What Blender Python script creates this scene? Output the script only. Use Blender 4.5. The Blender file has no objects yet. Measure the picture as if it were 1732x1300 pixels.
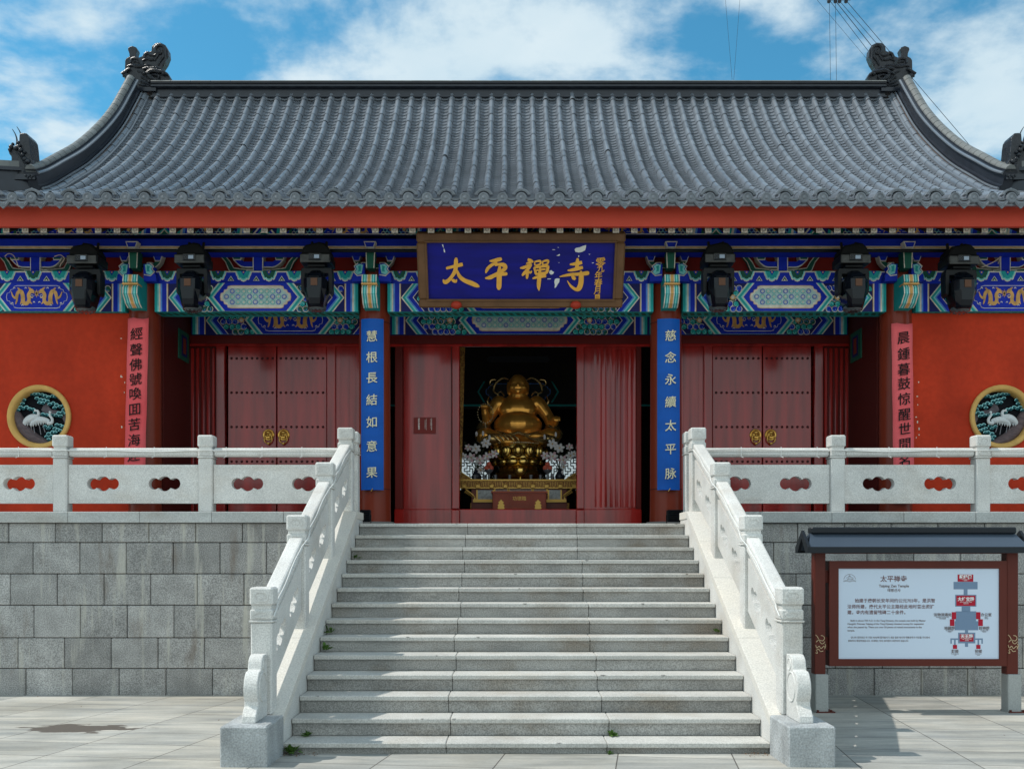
import bpy, bmesh, math, random
from mathutils import Vector, Matrix
random.seed(7)
R = math.radians
SC = bpy.context.scene
COL = SC.collection

# ------------------------------------------------------------------ camera, sky, sun, exposure
CX, CZ, F = -0.12, 1.615, 1641.0          # camera position and focal length in photo pixels
cam_d = bpy.data.cameras.new('camera')
cam_d.sensor_width = 36.0
cam_d.lens = 36.0 * F / 1732.0
cam_d.shift_y = (938 - 650) / 1732.0
cam_d.clip_end = 4000
cam = bpy.data.objects.new('camera', cam_d)
cam.location = (CX, 0, CZ)
cam.rotation_euler = (R(90), 0, 0)
COL.objects.link(cam)
SC.camera = cam

SUN_EL, SUN_AZ = R(55), R(268)            # sun high on the left, in the plane of the facade
world = bpy.data.worlds.new('World')
SC.world = world
world.use_nodes = True
wn, wl = world.node_tree.nodes, world.node_tree.links
wn.clear()


def N(nodes, t, **kw):
    n = nodes.new(t)
    for k, v in kw.items():
        setattr(n, k, v)
    return n


w_out = N(wn, 'ShaderNodeOutputWorld')
w_bg = N(wn, 'ShaderNodeBackground')
w_bg.inputs['Strength'].default_value = 0.15
sky = N(wn, 'ShaderNodeTexSky', sky_type='NISHITA')
sky.sun_disc = False
sky.sun_elevation = SUN_EL
sky.sun_rotation = SUN_AZ
sky.air_density = 1.0
sky.dust_density = 0.2
sky.ozone_density = 1.6
tint = N(wn, 'ShaderNodeMix', data_type='RGBA', blend_type='MULTIPLY')
tint.inputs[0].default_value = 1.0
wl.new(sky.outputs[0], tint.inputs[6])
tint.inputs[7].default_value = (0.23, 0.60, 0.62, 1)
tc = N(wn, 'ShaderNodeTexCoord')
sep = N(wn, 'ShaderNodeSeparateXYZ')
wl.new(tc.outputs['Generated'], sep.inputs[0])


def wmath(op, a, b=None, clamp=False):
    n = N(wn, 'ShaderNodeMath', operation=op)
    n.use_clamp = clamp
    for i, v in enumerate((a, b)):
        if v is None:
            continue
        if isinstance(v, (int, float)):
            n.inputs[i].default_value = v
        else:
            wl.new(v, n.inputs[i])
    return n.outputs[0]


zc = wmath('MAXIMUM', sep.outputs[2], 0.0)
den = wmath('ADD', zc, 0.22)
cu = wmath('DIVIDE', sep.outputs[0], den)
cv = wmath('DIVIDE', sep.outputs[1], den)
comb = N(wn, 'ShaderNodeCombineXYZ')
wl.new(cu, comb.inputs[0])
wl.new(cv, comb.inputs[1])
comb.inputs[2].default_value = 11.46
cn = N(wn, 'ShaderNodeTexNoise')
cn.inputs['Scale'].default_value = 2.7
cn.inputs['Detail'].default_value = 9
cn.inputs['Roughness'].default_value = 0.58
cn.inputs['Distortion'].default_value = 0.1
wl.new(comb.outputs[0], cn.inputs['Vector'])
cr = N(wn, 'ShaderNodeValToRGB')
cr.color_ramp.elements[0].position = 0.44
cr.color_ramp.elements[0].color = (0, 0, 0, 1)
cr.color_ramp.elements[1].position = 0.61
cr.color_ramp.elements[1].color = (1, 1, 1, 1)
cr.color_ramp.interpolation = 'EASE'
# unseen cloud added behind the camera to fill the shaded facade with light
bias = wmath('MULTIPLY', wmath('MULTIPLY', sep.outputs[1], -1.0, True), 0.22)
wl.new(wmath('ADD', cn.outputs[0], bias), cr.inputs[0])
cmix = N(wn, 'ShaderNodeMix', data_type='RGBA')
wl.new(wmath('MULTIPLY', cr.outputs[0], 0.9), cmix.inputs[0])
wl.new(tint.outputs[2], cmix.inputs[6])
cn2 = N(wn, 'ShaderNodeTexNoise')
cn2.inputs['Scale'].default_value = 5.0
cn2.inputs['Detail'].default_value = 6
wl.new(comb.outputs[0], cn2.inputs['Vector'])
cshade = N(wn, 'ShaderNodeMix', data_type='RGBA')
wl.new(cn2.outputs[0], cshade.inputs[0])
cshade.inputs[6].default_value = (2.0, 2.75, 3.2, 1)
cshade.inputs[7].default_value = (3.5, 3.8, 3.85, 1)
# the added clouds behind the camera are brightened and warmed as fill light
cbr = N(wn, 'ShaderNodeMix', data_type='RGBA', blend_type='MULTIPLY')
cbr.inputs[0].default_value = 1.0
cfr = wmath('ADD', wmath('MULTIPLY', wmath('MULTIPLY', sep.outputs[1], -1.6, True), 0.45), 1.0)
wl.new(cshade.outputs[2], cbr.inputs[6])
cwarm = N(wn, 'ShaderNodeCombineXYZ')
wl.new(cfr, cwarm.inputs[0])
wl.new(wmath('ADD', wmath('MULTIPLY', cfr, 0.88), 0.12), cwarm.inputs[1])
wl.new(wmath('ADD', wmath('MULTIPLY', cfr, 0.72), 0.28), cwarm.inputs[2])
wl.new(cwarm.outputs[0], cbr.inputs[7])
wl.new(cbr.outputs[2], cmix.inputs[7])
wl.new(cmix.outputs[2], w_bg.inputs['Color'])
wl.new(w_bg.outputs[0], w_out.inputs[0])

sun_d = bpy.data.lights.new('sun', 'SUN')
sun_d.energy = 2.0
sun_d.angle = R(0.6)
sun_d.color = (1.0, 0.95, 0.87)
sun = bpy.data.objects.new('sun', sun_d)
sd = Vector((math.cos(SUN_EL) * math.sin(SUN_AZ), math.cos(SUN_EL) * math.cos(SUN_AZ) + 0.05, math.sin(SUN_EL)))
sun.rotation_euler = sd.to_track_quat('Z', 'Y').to_euler()
COL.objects.link(sun)

SC.view_settings.view_transform = 'Standard'
SC.view_settings.look = 'None'
SC.view_settings.exposure = 0.8
SC.view_settings.gamma = 1.0
SC.render.engine = 'CYCLES'
SC.cycles.max_bounces = 6
SC.cycles.use_denoising = True


# ------------------------------------------------------------------ helpers
def X(px, D):
    return CX + (px - 866) * D / F


def Z(py, D):
    return CZ + (938 - py) * D / F


MATS = {}


def M(name, col, rough=0.6, metal=0.0, var=0.0, vs=6.0, stretch=(1, 1, 1), col2=None, bump=0.0, bs=60.0,
      bstretch=None, spec=0.22, coat=0.0, stain=0.0, speck=0.0, spscale=220.0, tone=0.0, streak=0.0, detail=6.0):
    m = bpy.data.materials.new(name)
    m.use_nodes = True
    nt = m.node_tree
    n, l = nt.nodes, nt.links
    b = n['Principled BSDF']
    b.inputs['Roughness'].default_value = rough
    b.inputs['Metallic'].default_value = metal
    b.inputs['Specular IOR Level'].default_value = spec
    if coat:
        b.inputs['Coat Weight'].default_value = coat
        b.inputs['Coat Roughness'].default_value = 0.08
    geo = N(n, 'ShaderNodeNewGeometry')

    def noise(scale, st=(1, 1, 1), det=6.0, rgh=0.55):
        mp = N(n, 'ShaderNodeMapping')
        mp.inputs['Scale'].default_value = st
        l.new(geo.outputs['Position'], mp.inputs[0])
        t = N(n, 'ShaderNodeTexNoise')
        t.inputs['Scale'].default_value = scale
        t.inputs['Detail'].default_value = det
        t.inputs['Roughness'].default_value = rgh
        l.new(mp.outputs[0], t.inputs['Vector'])
        return t.outputs[0]

    cur = None
    if var or col2:
        r = N(n, 'ShaderNodeValToRGB')
        c2 = col2 or tuple(max(0, c * (1 + var)) for c in col)
        c1 = col if col2 else tuple(c * (1 - var) for c in col)
        r.color_ramp.elements[0].position = 0.32
        r.color_ramp.elements[1].position = 0.68
        r.color_ramp.elements[0].color = (*c1, 1)
        r.color_ramp.elements[1].color = (*c2, 1)
        l.new(noise(vs, stretch, detail), r.inputs[0])
        cur = r.outputs[0]

    def mul(fac_socket, lo, hi, p0=0.3, p1=0.7):
        nonlocal cur
        r = N(n, 'ShaderNodeValToRGB')
        r.color_ramp.elements[0].position = p0
        r.color_ramp.elements[1].position = p1
        r.color_ramp.elements[0].color = (lo, lo, lo, 1)
        r.color_ramp.elements[1].color = (hi, hi, hi, 1)
        l.new(fac_socket, r.inputs[0])
        x = N(n, 'ShaderNodeMix', data_type='RGBA', blend_type='MULTIPLY')
        x.inputs[0].default_value = 1
        if cur is None:
            x.inputs[6].default_value = (*col, 1)
        else:
            l.new(cur, x.inputs[6])
        l.new(r.outputs[0], x.inputs[7])
        cur = x.outputs[2]

    if stain:
        r0 = N(n, 'ShaderNodeValToRGB')
        r0.color_ramp.elements[0].position = 0.50
        r0.color_ramp.elements[1].position = 0.72
        r0.color_ramp.elements[0].color = (0, 0, 0, 1)
        r0.color_ramp.elements[1].color = (stain, stain, stain, 1)
        l.new(noise(1.3, (1.0, 1.0, 1.6), 7.0, 0.62), r0.inputs[0])
        x0 = N(n, 'ShaderNodeMix', data_type='RGBA')
        l.new(r0.outputs[0], x0.inputs[0])
        if cur is None:
            x0.inputs[6].default_value = (*col, 1)
        else:
            l.new(cur, x0.inputs[6])
        x0.inputs[7].default_value = (col[0] * 0.62, col[1] * 0.50, col[2] * 0.38, 1)
        cur = x0.outputs[2]
    if speck:
        mul(noise(spscale, (1, 1, 1), 2.0), 1 - speck, 1 + speck, 0.36, 0.64)
    if tone:
        a = N(n, 'ShaderNodeAttribute')
        a.attribute_name = 'tone'
        mul(a.outputs['Fac'], 1 - tone, 1 + tone, 0.0, 1.0)
    if streak:
        s = noise(1.0, (7.0, 7.0, 0.45), 5.0, 0.6)
        r = N(n, 'ShaderNodeValToRGB')
        r.color_ramp.elements[0].position = 0.55
        r.color_ramp.elements[1].position = 0.66
        r.color_ramp.elements[0].color = (0, 0, 0, 1)
        r.color_ramp.elements[1].color = (streak, streak, streak, 1)
        l.new(s, r.inputs[0])
        x = N(n, 'ShaderNodeMix', data_type='RGBA')
        l.new(r.outputs[0], x.inputs[0])
        if cur is None:
            x.inputs[6].default_value = (*col, 1)
        else:
            l.new(cur, x.inputs[6])
        x.inputs[7].default_value = (0.50, 0.48, 0.42, 1)
        s2 = noise(1.0, (4.0, 4.0, 0.9), 4.0, 0.6)
        r2 = N(n, 'ShaderNodeValToRGB')
        r2.color_ramp.elements[0].position = 0.58
        r2.color_ramp.elements[1].position = 0.75
        r2.color_ramp.elements[0].color = (0, 0, 0, 1)
        r2.color_ramp.elements[1].color = (streak, streak, streak, 1)
        mp = r2
        l.new(s2, r2.inputs[0])
        y = N(n, 'ShaderNodeMix', data_type='RGBA')
        l.new(r2.outputs[0], y.inputs[0])
        l.new(x.outputs[2], y.inputs[6])
        y.inputs[7].default_value = (0.17, 0.13, 0.10, 1)
        cur = y.outputs[2]
    if cur is None:
        b.inputs['Base Color'].default_value = (*col, 1)
    else:
        l.new(cur, b.inputs['Base Color'])
    if bump:
        bn = N(n, 'ShaderNodeBump')
        bn.inputs['Strength'].default_value = bump
        bn.inputs['Distance'].default_value = 0.02
        l.new(noise(bs, bstretch or (1, 1, 1), 4.0), bn.inputs['Height'])
        l.new(bn.outputs[0], b.inputs['Normal'])
    MATS[name] = m
    return m


class G:
    """collects geometry for ONE mesh object"""

    def __init__(s):
        s.v, s.f, s.mi, s.mats, s.tn = [], [], [], [], []

    def m(s, mat):
        if mat not in s.mats:
            s.mats.append(mat)
        return s.mats.index(mat)

    def add(s, vs, fs, mat, tone=0.5):
        o = len(s.v)
        s.v.extend([tuple(v) for v in vs])
        i = s.m(mat)
        for f in fs:
            s.f.append([o + k for k in f])
            s.mi.append(i)
            s.tn.append(tone)
        return s

    def box(s, x0, x1, y0, y1, z0, z1, mat, tone=0.5):
        x0, x1 = sorted((x0, x1)); y0, y1 = sorted((y0, y1)); z0, z1 = sorted((z0, z1))
        vs = [(x0, y0, z0), (x1, y0, z0), (x1, y1, z0), (x0, y1, z0), (x0, y0, z1), (x1, y0, z1), (x1, y1, z1), (x0, y1, z1)]
        return s.add(vs, [(3, 2, 1, 0), (4, 5, 6, 7), (0, 1, 5, 4), (1, 2, 6, 5), (2, 3, 7, 6), (3, 0, 4, 7)], mat, tone)

    def bbox(s, x0, x1, y0, y1, z0, z1, mat, c=0.01, tone=0.5):
        """box with chamfered edges"""
        x0, x1 = sorted((x0, x1)); y0, y1 = sorted((y0, y1)); z0, z1 = sorted((z0, z1))
        bm = bmesh.new()
        bmesh.ops.create_cube(bm, size=1)
        for v in bm.verts:
            v.co = Vector(((x0 + x1) / 2 + v.co.x * (x1 - x0), (y0 + y1) / 2 + v.co.y * (y1 - y0), (z0 + z1) / 2 + v.co.z * (z1 - z0)))
        bmesh.ops.bevel(bm, geom=bm.edges[:], offset=c, segments=1, affect='EDGES', profile=0.5)
        bm.verts.index_update()
        s.add([v.co[:] for v in bm.verts], [[v.index for v in f.verts] for f in bm.faces], mat, tone)
        bm.free()
        return s

    def prism(s, poly, a0, a1, mat, axis='y', tone=0.5):
        """poly: 2D points; axis y: poly is (x,z); axis x: poly is (y,z); axis z: poly is (x,y)"""
        n = len(poly)
        mk = {'y': lambda p, a: (p[0], a, p[1]), 'x': lambda p, a: (a, p[0], p[1]), 'z': lambda p, a: (p[0], p[1], a)}[axis]
        vs = [mk(p, a0) for p in poly] + [mk(p, a1) for p in poly]
        fs = [list(range(n)), list(range(2 * n - 1, n - 1, -1))]
        for i in range(n):
            j = (i + 1) % n
            fs.append([j, i, n + i, n + j])
        return s.add(vs, fs, mat, tone)

    def sheet(s, poly, y, mat):
        """flat painted face in plane y looking to -y"""
        a = sum(poly[i][0] * poly[(i + 1) % len(poly)][1] - poly[(i + 1) % len(poly)][0] * poly[i][1] for i in range(len(poly)))
        p = poly if a > 0 else poly[::-1]
        return s.add([(q[0], y, q[1]) for q in p], [list(range(len(p)))], mat)

    def rect(s, x0, x1, z0, z1, y, mat):
        return s.sheet([(x0, z0), (x1, z0), (x1, z1), (x0, z1)], y, mat)

    def ring(s, cx, cz, r, w, y, mat, n=12, a0=0.0, a1=360.0):
        vs, fs = [], []
        for i in range(n + 1):
            a = R(a0 + (a1 - a0) * i / n)
            for rr in (r, r - w):
                vs.append((cx + rr * math.cos(a), y, cz + rr * math.sin(a)))
        for i in range(n):
            fs.append((2 * i, 2 * i + 2, 2 * i + 3, 2 * i + 1))
        return s.add(vs, fs, mat)

    def disc(s, cx, cz, r, y, mat, n=12, rz=None):
        return s.sheet([(cx + r * math.cos(2 * math.pi * i / n), cz + (rz or r) * math.sin(2 * math.pi * i / n)) for i in range(n)], y, mat)

    def tube(s, pts, rad, mat, n=8, cap=True):
        pts = [Vector(p) for p in pts]
        rad = rad if isinstance(rad, (list, tuple)) else [rad] * len(pts)
        vs, fs = [], []
        ref = None
        for i, p in enumerate(pts):
            t = (pts[min(i + 1, len(pts) - 1)] - pts[max(i - 1, 0)]).normalized()
            if ref is None:
                ref = Vector((0, 0, 1)) if abs(t.z) < 0.9 else Vector((1, 0, 0))
            u = t.cross(ref).normalized()
            w = u.cross(t).normalized()
            ref = w
            for k in range(n):
                a = 2 * math.pi * k / n
                vs.append(p + (u * math.cos(a) + w * math.sin(a)) * rad[i])
        for i in range(len(pts) - 1):
            for k in range(n):
                k2 = (k + 1) % n
                fs.append((i * n + k, i * n + k2, (i + 1) * n + k2, (i + 1) * n + k))
        if cap:
            fs.append(list(range(n - 1, -1, -1)))
            fs.append([(len(pts) - 1) * n + k for k in range(n)])
        return s.add(vs, fs, mat)

    def lathe(s, prof, cx, cy, mat, n=24, z0=0.0):
        vs, fs = [], []
        for r, z in prof:
            for k in range(n):
                a = 2 * math.pi * k / n
                vs.append((cx + r * math.cos(a), cy + r * math.sin(a), z0 + z))
        for i in range(len(prof) - 1):
            for k in range(n):
                k2 = (k + 1) % n
                fs.append((i * n + k, i * n + k2, (i + 1) * n + k2, (i + 1) * n + k))
        fs.append(list(range(n - 1, -1, -1)))
        fs.append([(len(prof) - 1) * n + k for k in range(n)])
        return s.add(vs, fs, mat)

    def ball(s, c, r, mat, nu=12, nv=8, rot=None):
        r = r if isinstance(r, (tuple, list)) else (r, r, r)
        vs, fs = [], []
        for j in range(nv + 1):
            th = math.pi * j / nv
            for i in range(nu):
                ph = 2 * math.pi * i / nu
                p = Vector((r[0] * math.sin(th) * math.cos(ph), r[1] * math.sin(th) * math.sin(ph), r[2] * math.cos(th)))
                if rot:
                    p = rot @ p
                vs.append((c[0] + p.x, c[1] + p.y, c[2] + p.z))
        for j in range(nv):
            for i in range(nu):
                i2 = (i + 1) % nu
                fs.append((j * nu + i, (j + 1) * nu + i, (j + 1) * nu + i2, j * nu + i2))
        return s.add(vs, fs, mat)

    def mesh(s, me, mat, mtx):
        """append a bpy mesh through a matrix"""
        s.add([(mtx @ v.co)[:] for v in me.vertices], [list(p.vertices) for p in me.polygons], mat)
        return s

    def text(s, body, x, y, z, size, mat, align='CENTER', depth=0.004, off=0.0, vertical=0.0, slant=0.0, wide=1.0):
        """lettering in plane y looking to -y; vertical > 0 sets one glyph under another at that pitch"""
        items = [(ch, x, z - i * vertical) for i, ch in enumerate(body)] if vertical else [(body, x, z)]
        for t, tx, tz in items:
            if not t.strip():
                continue
            c = bpy.data.curves.new('tmp', 'FONT')
            c.body = t
            c.size = size
            c.align_x = align
            c.align_y = 'CENTER' if vertical else 'BOTTOM_BASELINE'
            c.extrude = depth
            c.offset = off
            c.resolution_u = 3
            o = bpy.data.objects.new('tmp', c)
            COL.objects.link(o)
            dg = bpy.context.evaluated_depsgraph_get()
            me = bpy.data.meshes.new_from_object(o.evaluated_get(dg))
            s.mesh(me, mat, Matrix.Translation((tx, y, tz)) @ Matrix.Rotation(R(90), 4, 'X') @ Matrix(((wide, 0, 0, 0), (slant, 1, 0, 0), (0, 0, 1, 0), (0, 0, 0, 1))))
            bpy.data.objects.remove(o)
            bpy.data.curves.remove(c)
            bpy.data.meshes.remove(me)
        return s

    def plate(s, outer, holes, d0, d1, mat, shear=None):
        """plate in the XZ plane with holes, from depth d0 to d1; shear maps (u, w, d) to a point"""
        c = bpy.data.curves.new('tmp', 'CURVE')
        c.dimensions = '2D'
        c.fill_mode = 'BOTH'
        c.extrude = (d1 - d0) / 2
        for loop in [outer] + holes:
            sp = c.splines.new('POLY')
            sp.points.add(len(loop) - 1)
            for p, q in zip(sp.points, loop):
                p.co = (q[0], q[1], 0, 1)
            sp.use_cyclic_u = True
        o = bpy.data.objects.new('tmp', c)
        COL.objects.link(o)
        dg = bpy.context.evaluated_depsgraph_get()
        me = bpy.data.meshes.new_from_object(o.evaluated_get(dg))
        mid = (d0 + d1) / 2
        f = shear or (lambda u, w, d: (u, d, w))
        s.add([f(v.co.x, v.co.y, mid - v.co.z) for v in me.vertices], [list(p.vertices) for p in me.polygons], mat)
        bpy.data.objects.remove(o)
        bpy.data.curves.remove(c)
        bpy.data.meshes.remove(me)
        return s

    def stroke(s, pts, y, depth, mat, sc=None, n=5):
        """brush stroke: (x, z, width) points, smoothed, rounded at both ends, as a solid of given depth"""
        P = []
        k = len(pts)
        for i in range(k - 1):
            p0, p1, p2, p3 = pts[max(i - 1, 0)], pts[i], pts[i + 1], pts[min(i + 2, k - 1)]
            for j in range(n):
                t = j / n
                P.append(tuple(0.5 * (2 * b + (c - a) * t + (2 * a - 5 * b + 4 * c - d) * t * t + (3 * b - a - 3 * c + d) * t ** 3)
                               for a, b, c, d in zip(p0, p1, p2, p3)))
        P.append(pts[-1])
        L, Rr = [], []
        for i, p in enumerate(P):
            a, b = P[max(i - 1, 0)], P[min(i + 1, len(P) - 1)]
            t = Vector((b[0] - a[0], b[1] - a[1]))
            t = t.normalized() if t.length > 1e-9 else Vector((1, 0))
            w = max(p[2], 0.001) / 2
            L.append((p[0] - t.y * w, p[1] + t.x * w))
            Rr.append((p[0] + t.y * w, p[1] - t.x * w))
        m = len(P)
        vs = [(q[0], y - depth, q[1]) for q in L + Rr] + [(q[0], y, q[1]) for q in L + Rr]
        fs = []
        for i in range(m - 1):
            fs.append((i, m + i, m + i + 1, i + 1))
            fs.append((i, i + 1, 2 * m + i + 1, 2 * m + i))
            fs.append((m + i + 1, m + i, 3 * m + i, 3 * m + i + 1))
        fs.append((0, 2 * m, 3 * m, m))
        fs.append((m - 1, 2 * m - 1, 4 * m - 1, 3 * m - 1))
        return s.add(vs, fs, mat)

    def build(s, name, parent=None, smooth=False, bevel=0.0, seg=2, weld=False, fix=True):
        me = bpy.data.meshes.new(name)
        me.from_pydata(s.v, [], s.f)
        for mt in s.mats:
            me.materials.append(mt)
        me.polygons.foreach_set('material_index', s.mi)
        at = me.attributes.new('tone', 'FLOAT', 'FACE')
        at.data.foreach_set('value', s.tn)
        if smooth:
            me.polygons.foreach_set('use_smooth', [True] * len(s.f))
        me.update()
        if fix and not smooth:
            pass
        o = bpy.data.objects.new(name, me)
        COL.objects.link(o)
        if smooth:
            try:
                me.set_sharp_from_angle(angle=R(40))
            except Exception:
                pass
        if bevel:
            b = o.modifiers.new('bevel', 'BEVEL')
            b.width = bevel
            b.segments = seg
            b.limit_method = 'ANGLE'
            b.angle_limit = R(40)
        if parent is not None:
            attach(o, parent)
        return o


ROOT_M = {}


def attach(o, parent):
    """parent o (modelled in world coordinates, or in local ones when the parent says so)"""
    o.parent = parent
    if parent.name in ROOT_M and not ROOT_M[parent.name][1]:
        o.matrix_parent_inverse = ROOT_M[parent.name][0].inverted()


def tag(o, label=None, cat=None, group=None, kind=None):
    if label: o['label'] = label
    if cat: o['category'] = cat
    if group: o['group'] = group
    if kind: o['kind'] = kind
    return o


def thing(name, label, cat, loc=(0, 0, 0), group=None, rot=None, local=False):
    """an Empty at the base of a thing; local=True: its parts are modelled in its own frame"""
    o = bpy.data.objects.new(name, None)
    o.empty_display_size = 0.2
    o.location = loc
    if rot:
        o.rotation_euler = rot
    COL.objects.link(o)
    tag(o, label, cat, group)
    ROOT_M[o.name] = (Matrix.Translation(loc), local)
    return o


def copy_tree(o, parent=None):
    c = o.copy()
    COL.objects.link(c)
    if parent is not None:
        c.parent = parent
    for ch in [k for k in o.children]:
        copy_tree(ch, c)
    return c


# ------------------------------------------------------------------ materials
stone_white = M('pale carved granite', (0.61, 0.60, 0.575), 0.75, stain=0.35, var=0.10, vs=2.5, speck=0.15, spscale=95, bump=0.14, bs=110)
stone_top = M('worn pale granite slab', (0.62, 0.60, 0.56), 0.8, col2=(0.68, 0.64, 0.57), vs=1.3, speck=0.10, spscale=70, bump=0.15, bs=60)
stone_block = M('rough bluish granite', (0.37, 0.385, 0.39), 0.85, var=0.22, vs=5, stretch=(1, 1, 0.6), speck=0.18, spscale=70, bump=0.5, bs=45)
wall_stone = M('grey granite block', (0.31, 0.305, 0.295), 0.85, var=0.20, vs=3.5, speck=0.36, spscale=85, bump=0.5, bs=50, tone=0.2, streak=0.8)
coping_stone = M('pale granite coping', (0.42, 0.43, 0.42), 0.8, stain=0.4, var=0.10, vs=2.2, stretch=(1, 1, 2), speck=0.14, spscale=80, tone=0.06)
mortar = M('dark joint', (0.075, 0.065, 0.055), 0.95)
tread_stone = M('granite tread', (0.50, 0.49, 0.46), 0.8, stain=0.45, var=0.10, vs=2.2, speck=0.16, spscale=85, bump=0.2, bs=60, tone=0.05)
riser_stone = M('grey granite riser', (0.30, 0.295, 0.28), 0.8, stain=0.75, var=0.22, vs=2.5, stretch=(0.7, 1, 2.5), speck=0.28, spscale=95, bump=0.3, bs=60, tone=0.10)  # darker than the treads, with the risers' shade put into the colour
tile = M('grey glazed roof tile', (0.155, 0.174, 0.200), 0.22, var=0.12, vs=1.6, spec=0.75, tone=0.13, bump=0.04, bs=30)
tile_dark = M('dark blue glazed ridge tile', (0.020, 0.024, 0.033), 0.28, var=0.2, vs=5, spec=0.4)
tile_cap = M('pale ridge cap tile', (0.16, 0.165, 0.16), 0.45, var=0.15, vs=6, tone=0.12)  # ridge caps, paler than the ridge tiles beneath
beast_glaze = M('black glazed relief', (0.014, 0.016, 0.021), 0.27, var=0.25, vs=14, spec=0.38, bump=0.5, bs=38)
red_wall = M('red painted plaster', (0.47, 0.036, 0.010), 0.7, var=0.16, vs=0.9, stretch=(1.6, 1, 0.8), speck=0.05, spscale=14, bump=0.06, bs=12, spec=0.18, stain=0.35)
red_fascia = M('red painted board', (0.49, 0.056, 0.030), 0.6, var=0.12, vs=0.9, stretch=(1, 1, 3))
lacquer = M('maroon lacquer', (0.29, 0.014, 0.011), 0.15, var=0.36, vs=1.4, stretch=(5, 1, 0.4), spec=0.5, coat=0.15, bump=0.06, bs=2.2, bstretch=(6, 1, 0.22))
lacquer_dark = M('dark red lacquer frame', (0.11, 0.010, 0.008), 0.3, var=0.12, vs=1.4, bump=0.04, bs=3, bstretch=(4, 1, 0.4))
column_red = M('brown red column lacquer', (0.20, 0.030, 0.014), 0.3, var=0.12, vs=1.0, stretch=(1, 1, 0.4), bump=0.05, bs=3, bstretch=(3, 1, 0.5))
stud_red = M('dark red stud', (0.06, 0.005, 0.006), 0.35)
gold_metal = M('brass', (0.62, 0.36, 0.09), 0.3, metal=0.9, var=0.1, vs=20)
blue_paint = M('ultramarine paint', (0.004, 0.024, 0.40), 0.55, var=0.12, vs=5)
blue_lite = M('light blue paint', (0.10, 0.26, 0.66), 0.6, var=0.22, vs=9)
blue_dark = M('dark blue paint', (0.010, 0.014, 0.11), 0.6)
teal = M('teal paint', (0.015, 0.33, 0.32), 0.6, var=0.12, vs=6)
teal_lite = M('light teal paint', (0.22, 0.62, 0.60), 0.6, var=0.22, vs=9)
green_dark = M('dark green paint', (0.012, 0.10, 0.065), 0.6)
cream = M('cream paint', (0.66, 0.60, 0.50), 0.6, var=0.22, vs=8)
ochre = M('ochre gold paint', (0.62, 0.34, 0.11), 0.5, var=0.25, vs=10)
red_paint = M('bracket red paint', (0.27, 0.018, 0.012), 0.6)
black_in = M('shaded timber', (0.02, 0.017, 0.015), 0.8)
timber_dark = M('dark ceiling timber', (0.035, 0.02, 0.015), 0.8)

# ------------------------------------------------------------------ ground
def ground_z(y):
    return -0.0257 * (y - 7.4)


gm = bpy.data.materials.new('grey stone paving')
gm.use_nodes = True
n, l = gm.node_tree.nodes, gm.node_tree.links
gb = n['Principled BSDF']
gb.inputs['Roughness'].default_value = 0.7
geo = N(n, 'ShaderNodeNewGeometry')
mp = N(n, 'ShaderNodeMapping')
mp.inputs['Rotation'].default_value = (0, 0, R(7.9))
mp.inputs['Location'].default_value = (0.35, 0.18, 0)
l.new(geo.outputs['Position'], mp.inputs[0])
bk = N(n, 'ShaderNodeTexBrick')
bk.offset = 0.0
bk.inputs['Scale'].default_value = 1.0
bk.inputs['Mortar Size'].default_value = 0.006
bk.inputs['Mortar Smooth'].default_value = 0.3
bk.inputs['Brick Width'].default_value = 0.92
bk.inputs['Row Height'].default_value = 0.62
bk.inputs['Color1'].default_value = (0.40, 0.40, 0.385, 1)
bk.inputs['Color2'].default_value = (0.55, 0.535, 0.50, 1)
bk.inputs['Mortar'].default_value = (0.13, 0.12, 0.11, 1)
l.new(mp.outputs[0], bk.inputs[0])


def gnoise(scale, st, det=6, loc=(0, 0, 0)):
    q = N(n, 'ShaderNodeMapping')
    q.inputs['Scale'].default_value = st
    q.inputs['Location'].default_value = loc
    l.new(geo.outputs['Position'], q.inputs[0])
    t = N(n, 'ShaderNodeTexNoise')
    t.inputs['Scale'].default_value = scale
    t.inputs['Detail'].default_value = det
    t.inputs['Roughness'].default_value = 0.6
    l.new(q.outputs[0], t.inputs['Vector'])
    return t.outputs[0]


def gramp(sock, p0, p1, c0, c1):
    r = N(n, 'ShaderNodeValToRGB')
    r.color_ramp.elements[0].position, r.color_ramp.elements[1].position = p0, p1
    r.color_ramp.elements[0].color, r.color_ramp.elements[1].color = (*c0, 1), (*c1, 1)
    l.new(sock, r.inputs[0])
    return r.outputs[0]


def gmul(a, b_, f=1.0):
    x = N(n, 'ShaderNodeMix', data_type='RGBA', blend_type='MULTIPLY')
    x.inputs[0].default_value = f
    l.new(a, x.inputs[6]); l.new(b_, x.inputs[7])
    return x.outputs[2]


c_ = gmul(bk.outputs[0], gramp(gnoise(2.2, (0.5, 2.4, 1), 8), 0.3, 0.68, (0.55, 0.58, 0.60), (1.12, 1.10, 1.06)))
c_ = gmul(c_, gramp(gnoise(60, (0.6, 1, 1), 3), 0.3, 0.7, (0.90, 0.90, 0.90), (1.06, 1.06, 1.06)))
c_ = gmul(c_, gramp(gnoise(0.7, (1, 1, 1), 4), 0.35, 0.7, (0.80, 0.77, 0.72), (1.05, 1.05, 1.05)))
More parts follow.
